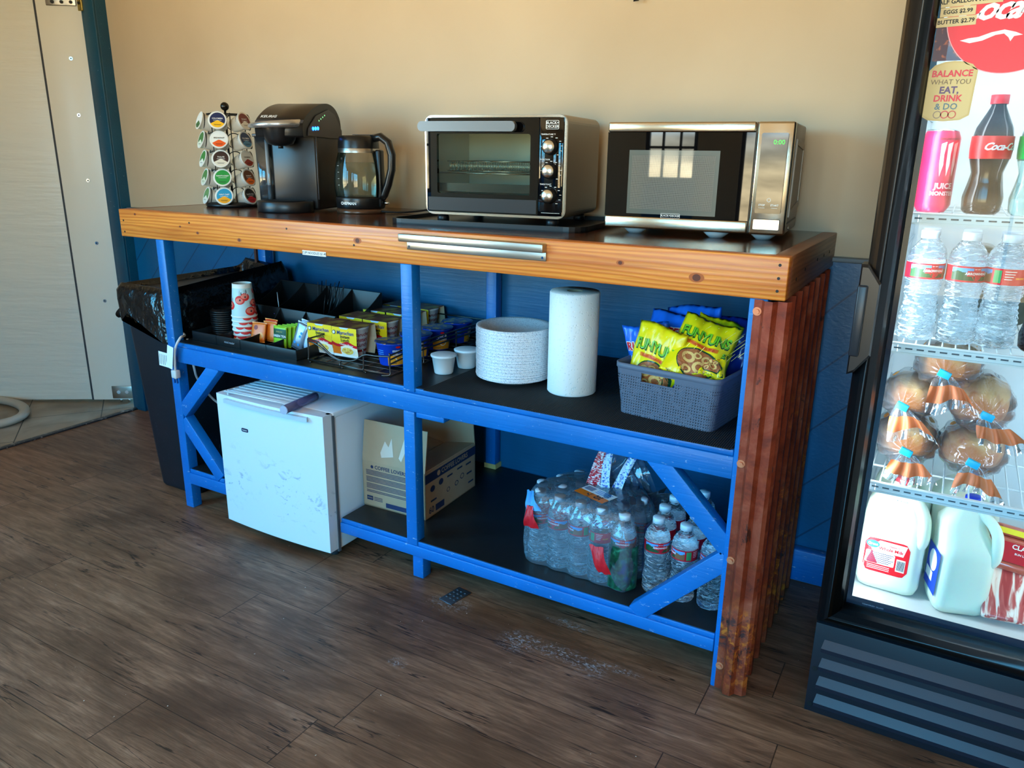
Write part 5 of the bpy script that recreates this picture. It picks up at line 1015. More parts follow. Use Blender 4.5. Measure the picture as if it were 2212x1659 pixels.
# stack of paper plates
g = G('plate_edge_print', .6); sp_ = g.noise(g.map((170, 170, 60)), 3, 3, .2, .6); g.col(g.mix(g.rng(sp_, .56, .62, 0, .75), (236, 238, 244), (110, 120, 150))); mPL = g.m
pn = 62; pr0 = None; PLX, PLY = 1.395, .232
for i in range(pn):
    z = .6168 + i * .00232
    if pr0 is None:
        pr0 = thing('paper_plate', 'speckled white paper plate in the stack left of the paper towel roll', 'paper plate', T(PLX, PLY, z), 'stacked paper plates'); m = MB(); m.lathe([(0, 0), (.078, 0), (.092, .010), (.106, .0125), (.1085, .0118), (.1085, .0139), (.105, .0147), (.090, .0125), (.077, .0022), (0, .0022)], mPL, 48); m.build('plate', pr0)
    else: dup(pr0, T(PLX + .0009 * math.sin(i * 2.4), PLY + .0009 * math.cos(i * 1.7), z, rz=i * .7), 'topmost speckled paper plate of the stack' if i == pn - 1 else None)
# paper towel roll
g = G('quilted_paper', .85, .2); v_ = g.n('ShaderNodeTexVoronoi'); v_.inputs['Scale'].default_value = 130; g.l(g.tc, v_.inputs['Vector']); g.col(g.mix(.5, (244, 243, 240), (244, 243, 240))); g.bump(g.math('ADD', g.rng(v_.outputs['Distance'], .12, .30), g.noise(g.tc, 30, 4)), .5, .0016); mPT = g.m
pt = thing('paper_towel_roll', 'upright white paper towel roll on the ribbed mat', 'paper towel', T(1.592, .205, .6166))
m = MB(); m.lathe([(.0215, .0), (.064, .0), (.0665, .003), (.0665, .271), (.064, .275), (.0215, .275)], mPT, 56, mod=lambda a, z: 1 + .004 * math.sin(3 * a) + .003 * math.sin(7 * a + z * 20)); m.build('paper', pt)
m = MB(); m.lathe([(.0216, .0), (.0216, .2745), (.0200, .2745), (.0200, 0)], mCARD, 28); m.build('cardboard_core', pt, label='brown cardboard core')
# grey basket with snack bags
bk = thing('storage_basket', 'grey woven plastic basket full of snack bags on the ribbed mat', 'basket', T(1.905, .176, .6167, rz=-.13))
g = G('woven_grey_plastic', .55, .35); o_ = g.sep(); s1 = g.math('SINE', g.math('MULTIPLY', g.math('ADD', o_['X'], o_['Y']), 950)); s2 = g.math('SINE', g.math('MULTIPLY', o_['Z'], 900)); hole = g.math('MULTIPLY', g.rng(s1, .25, .6), g.rng(s2, .1, .5)); hm = g.noise(g.map((1, 1, 1)), 55, 3); hole = g.math('MULTIPLY', hole, g.rng(hm, .38, .5))
band = g.math('LESS_THAN', o_['Z'], .105); hole = g.math('MULTIPLY', hole, band); g.col(g.mix(hole, (92, 100, 118), (20, 24, 32))); g.bump(g.math('ADD', g.math('MULTIPLY', g.math('MULTIPLY', s1, s2), g.math('MULTIPLY', band, .35)), g.math('MULTIPLY', hole, -1)), .8, .0016); mWV = g.m
m = MB(); bwx, bwy = .138, .098
def brr(s_, z, t_=0): return [(x, y_, z) for x, y_ in rrect(2 * (bwx * s_ - t_), 2 * (bwy * s_ - t_), .020, 5)]
hx0, hx1 = -.062, .026
m.loft([brr(.90, 0), brr(.915, .03), brr(.94, .06), brr(.965, .086)], mWV, caps=False, smooth=False); m.loft([brr(.90, .003, .003), brr(.915, .03, .003), brr(.94, .06, .003), brr(.965, .086, .003)], mWV, caps=False, smooth=False)
m.add(brr(.90, .001), [tuple(range(24))], mWV)
# upper band with the hand hole in the front
for s0, s1, za, zb in ((.965, .985, .086, .118),):
    A_, B_ = brr(s0, za), brr(s1, zb); n = len(A_)
    for i in range(n):
        p, q = A_[i], A_[(i + 1) % n]
        if not (p[1] < -.09 and q[1] < -.09 and abs(p[0] - q[0]) > .1): m.add([p, q, B_[(i + 1) % n], B_[i]], [(0, 1, 2, 3)], mWV); m.add([(u[0] * .975, u[1] * .965, u[2]) for u in (p, q, B_[(i + 1) % n], B_[i])], [(3, 2, 1, 0)], mWV)
fy_ = lambda z: -bwy * (.965 + .02 * (z - .086) / .032); ex = bwx * .965 - .020
for x0, x1, za, zb in ((-ex - .003, hx0, .086, .118), (hx1, ex + .003, .086, .118), (hx0, hx1, .086, .091), (hx0, hx1, .113, .118)):
    m.add([(x0, fy_(za), za), (x1, fy_(za), za), (x1, fy_(zb), zb), (x0, fy_(zb), zb)], [(0, 1, 2, 3)], mWV); m.add([(x0, fy_(za) + .003, za), (x1, fy_(za) + .003, za), (x1, fy_(zb) + .003, zb), (x0, fy_(zb) + .003, zb)], [(3, 2, 1, 0)], mWV)
m.build('basket_body', bk)
m = MB(); mBR_ = M('grey_basket_rim', (94, 102, 120), .5); O1, O2 = brr(.985, .116), brr(1.0, .118); O3 = brr(1.0, .130); I3 = brr(1.0, .130, .004); I2 = brr(.985, .116, .003); m.loft([O1, O2, O3, I3, I2], mBR_, caps=False); m.build('rim', bk)
# snack bags
def bag(X, w, h, t_, base, deco, label, seed=0, back=None):
    t = thing('snack_bag', label, 'snack bag', X); rnd = random.Random(seed); ph = [rnd.random() * 6 for _ in range(6)]
    def F(a, b, sg=-1, off=0):
        u, v = a / (w / 2), b / (h / 2); u = max(-1, min(1, u)); v = max(-1, min(1, v))
        bb = max(0, 1 - abs(u) ** 3.2) ** .8 * max(0, 1 - abs(v * 1.02) ** 3.0) ** .7 if abs(v) < .98 else 0
        wr = .0022 * math.sin(9 * u + 5 * v + ph[0]) + .0016 * math.sin(17 * u - 7 * v + ph[1]) + .0022 * (abs(v) ** 4) * math.sin(22 * u + ph[2])
        return (a * (1 - .06 * (1 - abs(v)) * abs(u)), sg * (t_ * bb + off) + wr + .010 * u * v * (1 if ph[3] > 3 else -1) + .006 * v * v * math.sin(ph[4]), b + .004 * math.sin(3 * u + ph[5]))
    m = MB(); vf = rect2d(-w / 2, w / 2, -h / 2, h / 2, 22, 22); m.dec(vf, lambda a, b: F(a, b), base, True); m.dec((vf[0], [q[::-1] for q in vf[1]]), lambda a, b: F(a, b, 1), back or base, True)
    deco(m, lambda a, b, k=1: F(a * w / .142, b * h / .185, -1, .0007 * k)); m.build('bag', t); return t
mFY = M('snack_yellow', (250, 222, 20), .25); mFG = M('snack_green', (120, 190, 40), .3); mFDG = M('snack_dark_green', (16, 70, 40), .3); mRING = M('onion_ring_tan', (236, 190, 110), .5); mRINGB = M('onion_ring_brown', (176, 98, 52), .5)
def d_fun(m, f, oz=False):
    m.dec(disc2d(.006, -.038, .052, .040, n=32, rings=5), lambda a, b: f(a, b, 1), mFDG); m.dec(disc2d(.004, -.038, .0475, .036, n=32, rings=5), lambda a, b: f(a, b, 2), mRINGB)
    for (a, b, r_) in ((-.018, -.030, .017), (.016, -.046, .018), (.026, -.022, .013), (-.012, -.060, .012), (.002, -.018, .010)): m.dec(disc2d(a, b, r_, r_ * .85, n=18, rings=2, hole=.52), lambda x, y: f(x, y, 3), mRING)
    for i in range(9): x = -.07 + .02 * i; m.dec(([(x, .02), (x + .0012, .02), (x + .03, .075), (x + .0288, .075)], [(0, 1, 2, 3)]), lambda a, b: f(a, b, 1), M('pale_yellow_line', (255, 240, 120), .3))
    m.dec(text2d('FUNYUNS', .030, .06, sp=.92, sx=.98), lambda a, b: f(a * 1.0, b * 1.25 + .030 + .004, 2), mFDG); m.dec(text2d('FUNYUNS', .030, .025, sp=.92, sx=.98), lambda a, b: f(a * 1.0, b * 1.25 + .032 + .004, 3.2), mFG)
    m.dec(rect2d(-.042, .042, .004, .014, 12, 1), lambda a, b: f(a, b, 3), mORANGE); m.dec(text2d('Onion Flavored Rings', .0078, .012), lambda a, b: f(a, b + .009, 4), mRED)
    if oz: m.dec(text2d('NET WT. 3/4 OZ (21.2 g)', .0068, .01), lambda a, b: f(a - .020, b - .086, 2), mINK); m.dec(rect2d(.044, .062, -.084, -.064), lambda a, b: f(a, b, 2), mFDG); m.dec(text2d('100', .009, .02), lambda a, b: f(a + .053, b - .073, 3), mFY)
mRB = M('chip_blue', (28, 104, 214), .22); mRBW = M('chip_white', (200, 220, 244), .3); mRBD = M('chip_dark_blue', (14, 40, 120), .22)
def d_ruf(m, f):
    m.dec(rect2d(-.07, .07, -.09, .0, 12, 6), lambda a, b: f(a, b + .006 * math.sin(a * 120), 1), mRBW)
    m.dec(text2d('RUFFLES', .034, .09, sp=.95), lambda a, b: f(a, b + .036 + a * .12, 2), mWHITEM); m.dec(text2d('RUFFLES', .034, .03, sp=.95), lambda a, b: f(a, b + .036 + a * .12, 3.2), mRED)
    for (a, b) in ((-.02, -.05), (.02, -.045), (0, -.07)): m.dec(disc2d(a, b, .020, .013, n=16), lambda x, y: f(x, y, 2), M('chip_tan', (232, 186, 96), .5))
bag(T(1.849, .137, .750, rx=-.08, ry=.13, rz=-.10), .136, .178, .017, mFY, d_fun, 'upright yellow onion ring bag at the left front of the basket', 1)
bag(T(1.952, .152, .785, rx=-.62, ry=.28, rz=.10), .140, .170, .024, mFY, lambda m, f: d_fun(m, f, True), 'yellow onion ring bag lying back with its ring picture uppermost', 2)
bag(T(1.965, .210, .792, rx=-.4, ry=.25, rz=.1), .110, .135, .02, mFY, d_fun, 'yellow onion ring bag half hidden at the right of the basket', 3)
bag(T(1.984, .140, .762, rx=-1.1, ry=-.1, rz=.1), .075, .085, .014, mFY, lambda m, f: d_fun(m, f, True), 'small corner of a yellow bag at the right rim of the basket', 4)
bag(T(1.812, .185, .752, rx=-.10, ry=-.20, rz=-.1), .120, .155, .018, mRB, d_ruf, 'blue and white chip bag at the left edge of the basket', 5)
bag(T(1.862, .210, .775, rx=-.38, ry=.06, rz=.05), .140, .175, .020, mRB, d_ruf, 'blue chip bag leaning behind the upright yellow bag', 6)
bag(T(1.905, .255, .782, rx=-.20, ry=-.10, rz=.10), .140, .185, .020, mRB, d_ruf, 'blue chip bag standing tallest at the back of the basket', 7)
bag(T(2.005, .262, .768, rx=-.18, ry=.12, rz=-.1), .125, .17, .018, mRBD, lambda m, f: None, 'dark blue bag at the back right of the basket', 8)
bag(T(1.915, .135, .690, rx=-.1, ry=.1, rz=-.05), .09, .10, .012, mRBD, lambda m, f: m.dec(text2d('D', .03, .03), lambda a, b: f(a, b, 2), mWHITEM), 'dark blue bag low in the basket showing through the hand hole', 9)

# ------------------------------------------------------------ trash can left of the table
tc_ = thing('trash_can', 'tall slim black trash can with a black liner beside the left table leg', 'trash can', T(.03, .30, 0))
g = G('scuffed_black_plastic', .42, .5); n_ = g.noise(g.map((1, 1, .5)), 60, 7, 1.2, .75); o_ = g.sep(); g.col(g.mix(g.math('MULTIPLY', g.rng(n_, .62, .7, 0, .6), g.rng(o_['Z'], .5, .05, .1, 1)), (22, 28, 36), (130, 150, 176))); mTC = g.m
def trr(w_, d__, z, r_=.03, dx=0): return [(x + dx, y_, z) for x, y_ in rrect(w_, d__, r_, 5)]
m = MB(); m.loft([trr(.205, .44, 0), trr(.21, .45, .01), trr(.262, .535, .70), trr(.266, .54, .742), trr(.276, .552, .745), trr(.276, .552, .760)], mTC); m.build('bin', tc_)
mLB = M('black_bin_liner', (12, 12, 14), .22, spec=.7, bump=(10, .8, .03))
m = MB(); rings = []; n = 96
def lr(z, gx, k, wob, drop=0):
    out = []
    base = rrect(.276 + 2 * gx, .552 + 2 * gx, .035, 23)
    for i, (x, y_) in enumerate(base):
        a = math.atan2(y_ / .276, x / .138); L_ = math.hypot(x, y_); w_ = wob * (math.sin(a * 7 + k) * .6 + math.sin(a * 13 + 2 * k) * .4 + math.sin(a * 23 + k) * .25)
        zz = z + drop * (.5 + .5 * math.sin(a * 3 + 1.2)) + wob * 1.2 * math.sin(a * 9 + 3 * k)
        out.append((x * (1 + w_ / L_), y_ * (1 + w_ / L_), zz))
    return out
rise = lambda ring, amt: [(x, y_, z + amt * (max(0, y_ + .02) / .28) * (.55 + .45 * math.sin(x * 30 + y_ * 12))) for x, y_, z in ring]
rings = [lr(.585, .018, 1, .010, .12), lr(.66, .014, 2, .009), lr(.72, .010, 3, .007), rise(lr(.762, .008, 4, .006), .02), rise(lr(.778, -.004, 5, .006), .055), rise(lr(.772, -.016, 5.5, .007), .05), lr(.72, -.022, 6, .006), lr(.60, -.03, 7, .006), lr(.40, -.045, 8, .006)]
m.loft(rings, mLB, caps=False); m.add([p for p in rings[-1]], [tuple(range(len(rings[-1])))], mLB); m.build('liner', tc_, label='crumpled shiny black liner folded over the rim')

# ------------------------------------------------------------ glass door drinks cooler on the right
co = thing('drinks_cooler', 'tall black glass door cooler at the right edge with bread, milk and drinks', 'cooler')
CL, CR, CF, CB_, CT = 2.302, 2.955, .055, .60, 2.02
mCB = M('cooler_black', (18, 19, 22), .3, spec=.5); mIN = M('cooler_white_liner', (216, 226, 230), .35)
m = MB(); m.box(CL, CL + .035, CF, CB_, .02, CT, mCB, .003); m.box(CR - .035, CR, CF, CB_, .02, CT, mCB, .003); m.box(CL + .035, CR - .035, CB_ - .02, CB_, .02, CT, mCB); m.box(CL, CR, CF, CB_, CT - .04, CT, mCB); m.box(CL + .035, CR - .035, CF + .01, CB_ - .02, .02, .25, mCB); m.build('cabinet', co)
m = MB(); a, b, c, d__ = CL + .045, CR - .045, .085, CB_ - .03
m.box(CL + .036, a, CF + .005, d__, .25, 1.95, mIN); m.box(b, CR - .036, CF + .005, d__, .25, 1.95, mIN); m.box(a, b, d__, d__ + .008, .25, 1.95, mIN); m.box(a, b, CF + .005, d__, .25, .287, mIN); m.box(a, b, CF + .005, d__, 1.90, 1.95, mIN)
for z in [.33 + .09 * i for i in range(17)]: m.box(a + .0, a + .004, .10, d__, z, z + .006, M('liner_groove', (190, 200, 206), .4)); 
m.build('liner', co, label='white inner lining')
# door frame with a rounded profile
dL, dR, dB, dT, fw = CL, CR, .245, 1.98, .0525
m = MB()
def bead(x0, z0, x1, z1, ins):  # one side of the frame: profile swept between mitred ends
    dx_, dz_ = (1, 0) if z0 == z1 else (0, 1); pts = []
    prof_ = [(0, .050), (0, .022), (.006, .010), (.016, .002), (.030, 0), (.042, .006), (.048, .016), (.050, .030), (fw, .034), (fw, .050)]
    A_, B_ = [], []
    for o__, y_ in prof_:
        if dz_ == 0: A_.append((x0 + o__, y_, z0 + ins * o__)); B_.append((x1 - o__, y_, z0 + ins * o__))
        else: A_.append((x0 + ins * o__, y_, z0 + o__)); B_.append((x0 + ins * o__, y_, z1 - o__))
    m.loft([A_, B_], mCB, closed=False, caps=False)
bead(dL, dB, dR, dB, 1); bead(dL, dT, dR, dT, -1); bead(dL, dB, dL, dT, 1); bead(dR, dB, dR, dT, -1)
cdoor = m.build('door_frame', co)
m = MB()
def hpl(y_, k): return [(CL - .009 + k, y_, 1.040 - k * 2), (CL + .004, y_, 1.040 - k * 2), (CL + .030 - k, y_, 1.005 - k), (CL + .030 - k, y_, .862 + k), (CL + .004, y_, .826 + k * 2), (CL - .009 + k, y_, .820 + k * 2)]
m.loft([hpl(.045, 0), hpl(-.004, 0), hpl(-.008, .003)], mCB, caps=True, smooth=False); m.box(CL - .0095, CL + .009, -.016, -.004, .86, 1.00, M('handle_lip', (34, 36, 42), .35), .003); m.build('handle', cdoor, label='moulded black door handle')
m = MB(); g0, g1, gz0, gz1 = CL + fw - .002, CR - fw + .002, dB + fw - .002, dT - fw + .002
mDG = thin_glass('cooler_door_glass', (240, 246, 248), .36); m.dec(rect2d(g0, g1, gz0, gz1), fp(0, .038, 0), mDG)
m.build('door_glass', cdoor, label='clear glass door pane')
m = MB(); mFR = M('glass_border', (34, 42, 60), .1, coat=1); m.ring([(g0, gz0), (g1, gz0), (g1, gz1), (g0, gz1)], [(g0 + .012, gz0 + .020), (g1 - .012, gz0 + .020), (g1 - .012, gz1 - .02), (g0 + .012, gz1 - .02)], .001, mFR, Matrix.Translation((0, .041, 0)) @ FACE); m.dec(text2d('TEMPERED GLASS', .0042, .01, sx=1.3), fp(g0 + .055, .0396, gz0 + .008), M('etched', (150, 160, 176), .5)); m.build('glass_border', cdoor)
# grille
m = MB(); z0, z1 = .0, .233; m.box(CL + .0, CR, .030, .060, z0, z1, M('cooler_grille', (22, 26, 34), .42), .001)
mGE = M('grille_edge', (30, 36, 48), .3)
for i in range(4):
    zz = .196 - i * .048
    m.add([(CL + .022, .0295, zz), (CR - .022, .0295, zz), (CR - .022, .0180, zz - .018), (CL + .018, .0180, zz - .018)], [(0, 1, 2, 3)], mGE); m.add([(CL + .018, .0180, zz - .018), (CR - .022, .0180, zz - .018), (CR - .022, .0215, zz - .030), (CL + .018, .0215, zz - .030)], [(0, 1, 2, 3)], mGE); m.add([(CL + .018, .0215, zz - .030), (CR - .022, .0215, zz - .030), (CR - .022, .0295, zz - .031), (CL + .018, .0295, zz - .031)], [(0, 1, 2, 3)], mINK)
    m.add([(CL + .022, .0295, zz), (CL + .018, .0180, zz - .018), (CL + .018, .0215, zz - .030), (CL + .018, .0295, zz - .031)], [(0, 1, 2, 3)], mINK)
for z in (.115, .020): m.cyl((CL + .010, .0295, z), (CL + .010, .0285, z), .006, mINK, n=14)
m.build('grille', co)
# LED strips
for x, nx_ in ((a + .006, 1), (b - .006, -1)):
    m = MB(); m.box(x - .006, x + .006, .066, .078, .30, 1.88, M('led_strip', (235, 246, 255), .3, emit=2.2), .002); m.build('light_strip', co)
    la = bpy.data.lights.new('led_strip_light', 'AREA'); la.shape = 'RECTANGLE'; la.size = .03; la.size_y = 1.5; la.energy = 2.6; la.color = (.80, .93, 1.0)
    lo = bpy.data.objects.new('led_strip_light', la); C.objects.link(lo); lo.parent = co
    lo.matrix_basis = Matrix.Translation((x + nx_ * .008, .082, 1.08)) @ Vector((nx_ * -.55, -.85, 0)).to_track_quat('Z', 'Y').to_matrix().to_4x4() @ Matrix.Rotation(0, 4, 'Z')
la = bpy.data.lights.new('canopy_light', 'AREA'); la.shape = 'RECTANGLE'; la.size = .5; la.size_y = .12; la.energy = 1.2; la.color = (.85, .94, 1); lo = bpy.data.objects.new('canopy_light', la); C.objects.link(lo); lo.parent = co; lo.location = ((a + b) / 2, .20, 1.89)
# shelves
mWS = M('white_shelf_wire', (214, 226, 230), .35)
for z in (.568, .872, 1.128):
    m = MB(); m.box(a + .004, b - .004, .074, .078, z - .012, z + .006, mWS, .001); m.box(a + .004, b - .004, .070, .082, z + .004, z + .008, mWS, .001); m.box(a + .004, b - .004, .070, .074, z - .014, z - .010, mWS)
    for i in range(27): x = a + .02 + i * .0205; m.box(x, x + .013, .0735, .0742, z - .004, z - .001, M('slot_shadow', (84, 96, 104), .6))
    for i in range(24): x = a + .010 + (b - a - .02) * i / 23; m.tube([(x, .078, z + .003), (x, d__ - .004, z + .003)], .0016, mWS, 6)
    for y_ in (.20, .36, .50): m.tube([(a + .004, y_, z), (b - .004, y_, z)], .0026, mWS, 6)
    m.build('wire_shelf', co)
# stickers on the glass
GY = .0372; fg = lambda dx=0, dz=0, k=0: (lambda p, q: (dx + p, GY - .0003 * k, dz + q))
m = MB(); m.dec(disc2d(2.468, 1.476, .098, n=72, rings=3), fg(k=1), M('disc_red', (232, 8, 22), .35)); m.dec(disc2d(2.468, 1.476, .0985, n=72, rings=1, hole=.985), fg(k=2), M('pink_rim', (240, 170, 180), .4))
mCW2 = M('script_white', (232, 232, 244), .4)
def script(m, txt, size, f, mt, bold=.012): m.dec(text2d(txt, size, bold, shear=.45, sp=.86), f, mt)
script(m, 'Coca-Cola', .052, lambda p, q: (2.478 + p, GY - .0009, 1.482 + q), mCW2, .03)
sw = [(-.055, -.004), (-.03, -.010), (.0, -.006), (.03, .004), (.05, .006), (.062, -.002), (.068, -.010), (.075, .0), (.095, .002), (.078, .008), (.05, .014), (.02, .010), (-.01, .002), (-.035, .0)]
sw2 = [(2.395 + (x + .055) * .62, 1.437 + y_ * .8) for x, y_ in sw]
m.dec(([p for p in sw2], [tuple(range(len(sw2)))]), fg(k=3), mCW2); m.build('round_sticker', cdoor, label='round red cola sticker with white script')
m = MB(); m.dec(rect2d(2.356, 2.410, 1.402, 1.458), lambda p, q: (p, GY + .0012, q), M('cola_picture', (96, 20, 16), .35, var=(80, (200, 90, 30), .55, .62))); m.build('picture_sticker', cdoor)
def price(x0, x1, z, h, txt, k, tilt=.035):
    mm = MB(); X = T((x0 + x1) / 2, GY - .0002 * k - .0008, z, ry=-tilt); mm.dec(rect2d(-(x1 - x0) / 2, (x1 - x0) / 2, -h / 2, h / 2), lambda p, q: X @ Vector((p, 0, q)), mCREAM); mm.dec(text2d(txt, h * .60, .025), lambda p, q: X @ Vector((p, -.0004, q)), mINK); mm.build('price_strip', cdoor)
price(2.353, 2.415, 1.4655, .0155, 'BUTTER $2.79', 3); price(2.358, 2.412, 1.4815, .0150, 'EGGS $2.99', 4); price(2.357, 2.450, 1.4985, .0165, 'HALF GALLON MILK $2.79', 5); price(2.359, 2.436, 1.514, .0145, 'GALLON MILK $3.79', 6)
bs = [(-.040, -.040), (-.040, .034), (-.030, .045), (-.015, .050), (0, .0515), (.015, .050), (.030, .045), (.040, .034), (.040, -.040), (.026, -.048), (0, -.050), (-.026, -.048)]
m = MB(); X = T(2.391, GY - .0006, 1.350, ry=.0); bf = lambda k: (lambda p, q: (2.391 + p * .98 + q * .03, GY - .0006 - .0004 * k, 1.350 + q))
m.dec((bs, [tuple(range(12))]), bf(0), M('kraft_sticker', (206, 186, 130), .5)); m.dec(([(x * .93, y_ * .94) for x, y_ in bs], [tuple(range(12))]), bf(1), M('kraft_sticker_in', (212, 194, 140), .5))
for i, (tx__, sz, bo, mt) in enumerate((('BALANCE', .0150, .03, M('balance_red', (214, 40, 60), .4)), ('WHAT YOU', .0118, .0, M('taupe', (112, 92, 74), .5)), ('EAT,', .0160, .03, M('plum', (90, 60, 110), .4)), ('DRINK', .0150, .03, MC['balance_red']), ('& DO', .0150, .015, M('slate', (76, 112, 130), .4)))): m.dec(text2d(tx__, sz, bo), (lambda zz: lambda p, q: bf(2)(p, q + zz))(.030 - i * .0138), mt)
for i, c_ in enumerate(((150, 130, 110), (200, 60, 70), (190, 80, 60))): m.dec(disc2d(-.012 + .012 * i, -.0385, .0068, n=20, rings=1, hole=.75), bf(2), M('ring_%d' % i, c_, .4))
m.build('slogan_sticker', cdoor, label='kraft coloured sticker with slogan lettering')

# contents: water row
b1 = make_bottle(.0350, .220, 'large water bottle at the left end of the cooler bottle row', T(2.397, .150, .8785, rz=.55), 'front water bottles in the cooler')
dup(b1, T(2.470, .150, .8785, rz=.55), 'large water bottle second from the left in the cooler row'); dup(b1, T(2.538, .150, .8785, rz=-2.1), 'large water bottle in the cooler turned to its red barcode side')
dup(b1, T(2.397, .224, .8785, rz=.4), 'large water bottle behind the left end bottle in the cooler', 'rear water bottles in the cooler'); dup(b1, T(2.470, .224, .8785, rz=1.4), 'large water bottle in the second row of the cooler, second from left', 'rear water bottles in the cooler'); dup(b1, T(2.538, .224, .8785, rz=2.4), 'large water bottle behind the barcode side bottle in the cooler', 'rear water bottles in the cooler')
def soda(X, liquid, lab, cap, word, label, s_=1):
    t = thing('soda_bottle', label, 'soda bottle', X); m = MB(); pr_ = [(0, 0), (.026, 0), (.032, .006), (.033, .03), (.028, .055), (.026, .075), (.033, .10), (.0345, .13), (.030, .155), (.018, .180), (.0125, .192), (.0125, .205)]
    m.lathe([(r_ * s_, z * s_) for r_, z in pr_], liquid, 32, mod=lambda q, z: 1 + (.04 * math.cos(10 * q) if .01 < z < .07 else 0)); m.build('bottle', t)
    m = MB(); m.lathe([(.0338 * s_, .100 * s_), (.0352 * s_, .115 * s_), (.0350 * s_, .140 * s_)], lab, 32); script(m, word, .018 * s_, lambda p, q: wrap(.0358 * s_, .121 * s_, -1.0)(p, q), mCW2, .03); m.build('label', t)
    m = MB(); m.lathe([(.0150 * s_, .196 * s_), (.0150 * s_, .212 * s_), (0, .213 * s_)], cap, 24); m.build('cap', t); return t
mCOLA = M('cola_liquid', (22, 8, 8), .12, spec=.35); mLABR = M('cola_label', (216, 16, 26), .35)
soda(T(2.474, .150, 1.1345), mCOLA, mLABR, mRED, 'Coca-Cola', 'dark cola bottle with a red label on the top cooler shelf', 1.02)
soda(T(2.552, .150, 1.1345), M('clear_soda', (200, 226, 220), .05, trans=.8, ior=1.3), M('soda_green', (16, 170, 70), .35), M('soda_cap_green', (20, 130, 60), .4), 'Sprite', 'green labelled clear soda bottle at the right edge of the top shelf', 1.02)
soda(T(2.612, .150, .8785), mCOLA, mLABR, mRED, 'Coca-Cola', 'cola bottle standing right of the water bottles in the cooler', 1.04)
t = thing('drink_can', 'tall pink energy drink can at the left of the top cooler shelf', 'can', T(2.389, .150, 1.1345)); mPK = M('can_pink', (222, 40, 84), .3, .4); m = MB()
m.lathe([(0, .002), (.024, 0), (.027, .004), (.033, .014), (.033, .140), (.028, .152)], mPK, 40); mCLW = M('claw_pink', (250, 200, 210), .4); wf = wrap(.0334, 0, -1.02)
for k_ in (-1, 0, 1): m.dec(([(k_ * .012 - .004, .128), (k_ * .012 + .005, .132), (k_ * .012 + .003, .11), (k_ * .012 + .004, .09), (k_ * .012, .068), (k_ * .012 - .003, .09)], [tuple(range(6))[::-1]]), wf, mCLW)
m.dec(text2d('JUICE', .0145, .03), lambda p, q: wf(p, q + .050), mCLW); m.dec(text2d('MONSTER', .0105, .03), lambda p, q: wf(p, q + .036), mCLW); m.dec(text2d('PIPELINE PUNCH', .0052, .01), lambda p, q: wf(p, q + .137), mINK); m.build('can_body', t); m = MB(); m.lathe([(.028, .152), (.0275, .155), (.025, .152), (0, .151)], mCHROME, 32); m.build('can_lid', t)
# loaves in bags
mCR = M('bread_crust', (206, 122, 44), .7, bump=(40, .8, .008), var=(14, (236, 188, 110), .46, .62)); mBF = thin_glass('bread_bag_film', (244, 246, 252), 1.7, .08, .07, (228, 232, 244), (16, .5, .01)); mCL = M('blue_clip', (40, 190, 240), .35); mTL = M('orange_bag_print', (208, 112, 62), .4)
def bread(x, y_, z, rx_, rz_, spin, label, sc=1.0, seed=1, tail=(0.02, -.06)):
    X = T(x, y_, z, rz=spin, s=sc); t = thing('bread_bag', label, 'bread bag', X); rnd = random.Random(seed); n = 48
    m = MB(); rg = []
    for q in range(9):
        v = q / 8; yy = .145 - .105 * v; k_ = math.sin(PI * min(1, .12 + v * .80)) ** .45
        rg.append([(rx_ * k_ * (abs(math.cos(u)) ** .75) * (1 if math.cos(u) > 0 else -1), yy, rz_ * k_ * (abs(math.sin(u)) ** .75) * (1 if math.sin(u) > 0 else -1) + .004 * math.sin(3 * u)) for u in [2 * PI * i / 24 for i in range(24)]])
    m.loft(rg, mCR); m.build('loaf', t)
    m = MB(); rg = []
    for v, k_, pl_ in ((0, .25, .02), (.05, .85, .03), (.15, 1.10, .03), (.5, 1.12, .03), (.72, 1.02, .06), (.84, .78, .12), (.92, .5, .2), (.97, .28, .25), (1.0, .12, .3)):
        yy = .155 - .185 * v
        rg.append([(rx_ * k_ * math.cos(u) * (1 + pl_ * math.sin(12 * u + seed)), yy - .004 * math.sin(12 * u) * (v > .6), rz_ * k_ * math.sin(u) * (1 + pl_ * math.sin(12 * u + seed))) for u in [2 * PI * i / n for i in range(n)]])
    m.loft(rg, mBF, caps=False); m.build('bag_film', t, label='clear crinkled bag film')
    m = MB(); m.box(-.012, .012, -.040, -.029, -.008, .006, mCL, .001, T(ry=.35)); m.build('bag_clip', t, label='bright blue bag clip')
    dx_, dz_ = tail
    def tf(u, v): wv = (u - .5); sp_ = .012 + .046 * v ** .7; return (dx_ * v + wv * 2 * sp_ * (1 - .1 * v), -.036 - .022 * v + .007 * math.sin(wv * 19 + v * 5 + seed) * v + .01 * v * v, -.004 + dz_ * v - .02 * abs(wv) * v + .010 * math.sin(u * 6 + seed * 2) * v)
    def part(v0, v1, mt, nm, lab=None):
        mm = MB(); nu, nv = 28, 6; vv = [tf(i / nu, v0 + (v1 - v0) * j / nv) for j in range(nv + 1) for i in range(nu + 1)]
        mm.add(vv, [(j * (nu + 1) + i, j * (nu + 1) + i + 1, (j + 1) * (nu + 1) + i + 1, (j + 1) * (nu + 1) + i) for j in range(nv) for i in range(nu)], mt, True); mm.build(nm, t, label=lab)
    part(0, .28, mBF, 'bag_neck'); part(.28, .72, mTL, 'bag_tail', 'orange printed tail of the bag'); part(.72, 1, mBF, 'bag_edge')
bread(2.418, .150, .640, .058, .050, .05, 'lower left bread bag in the cooler', seed=1, tail=(.015, -.055))
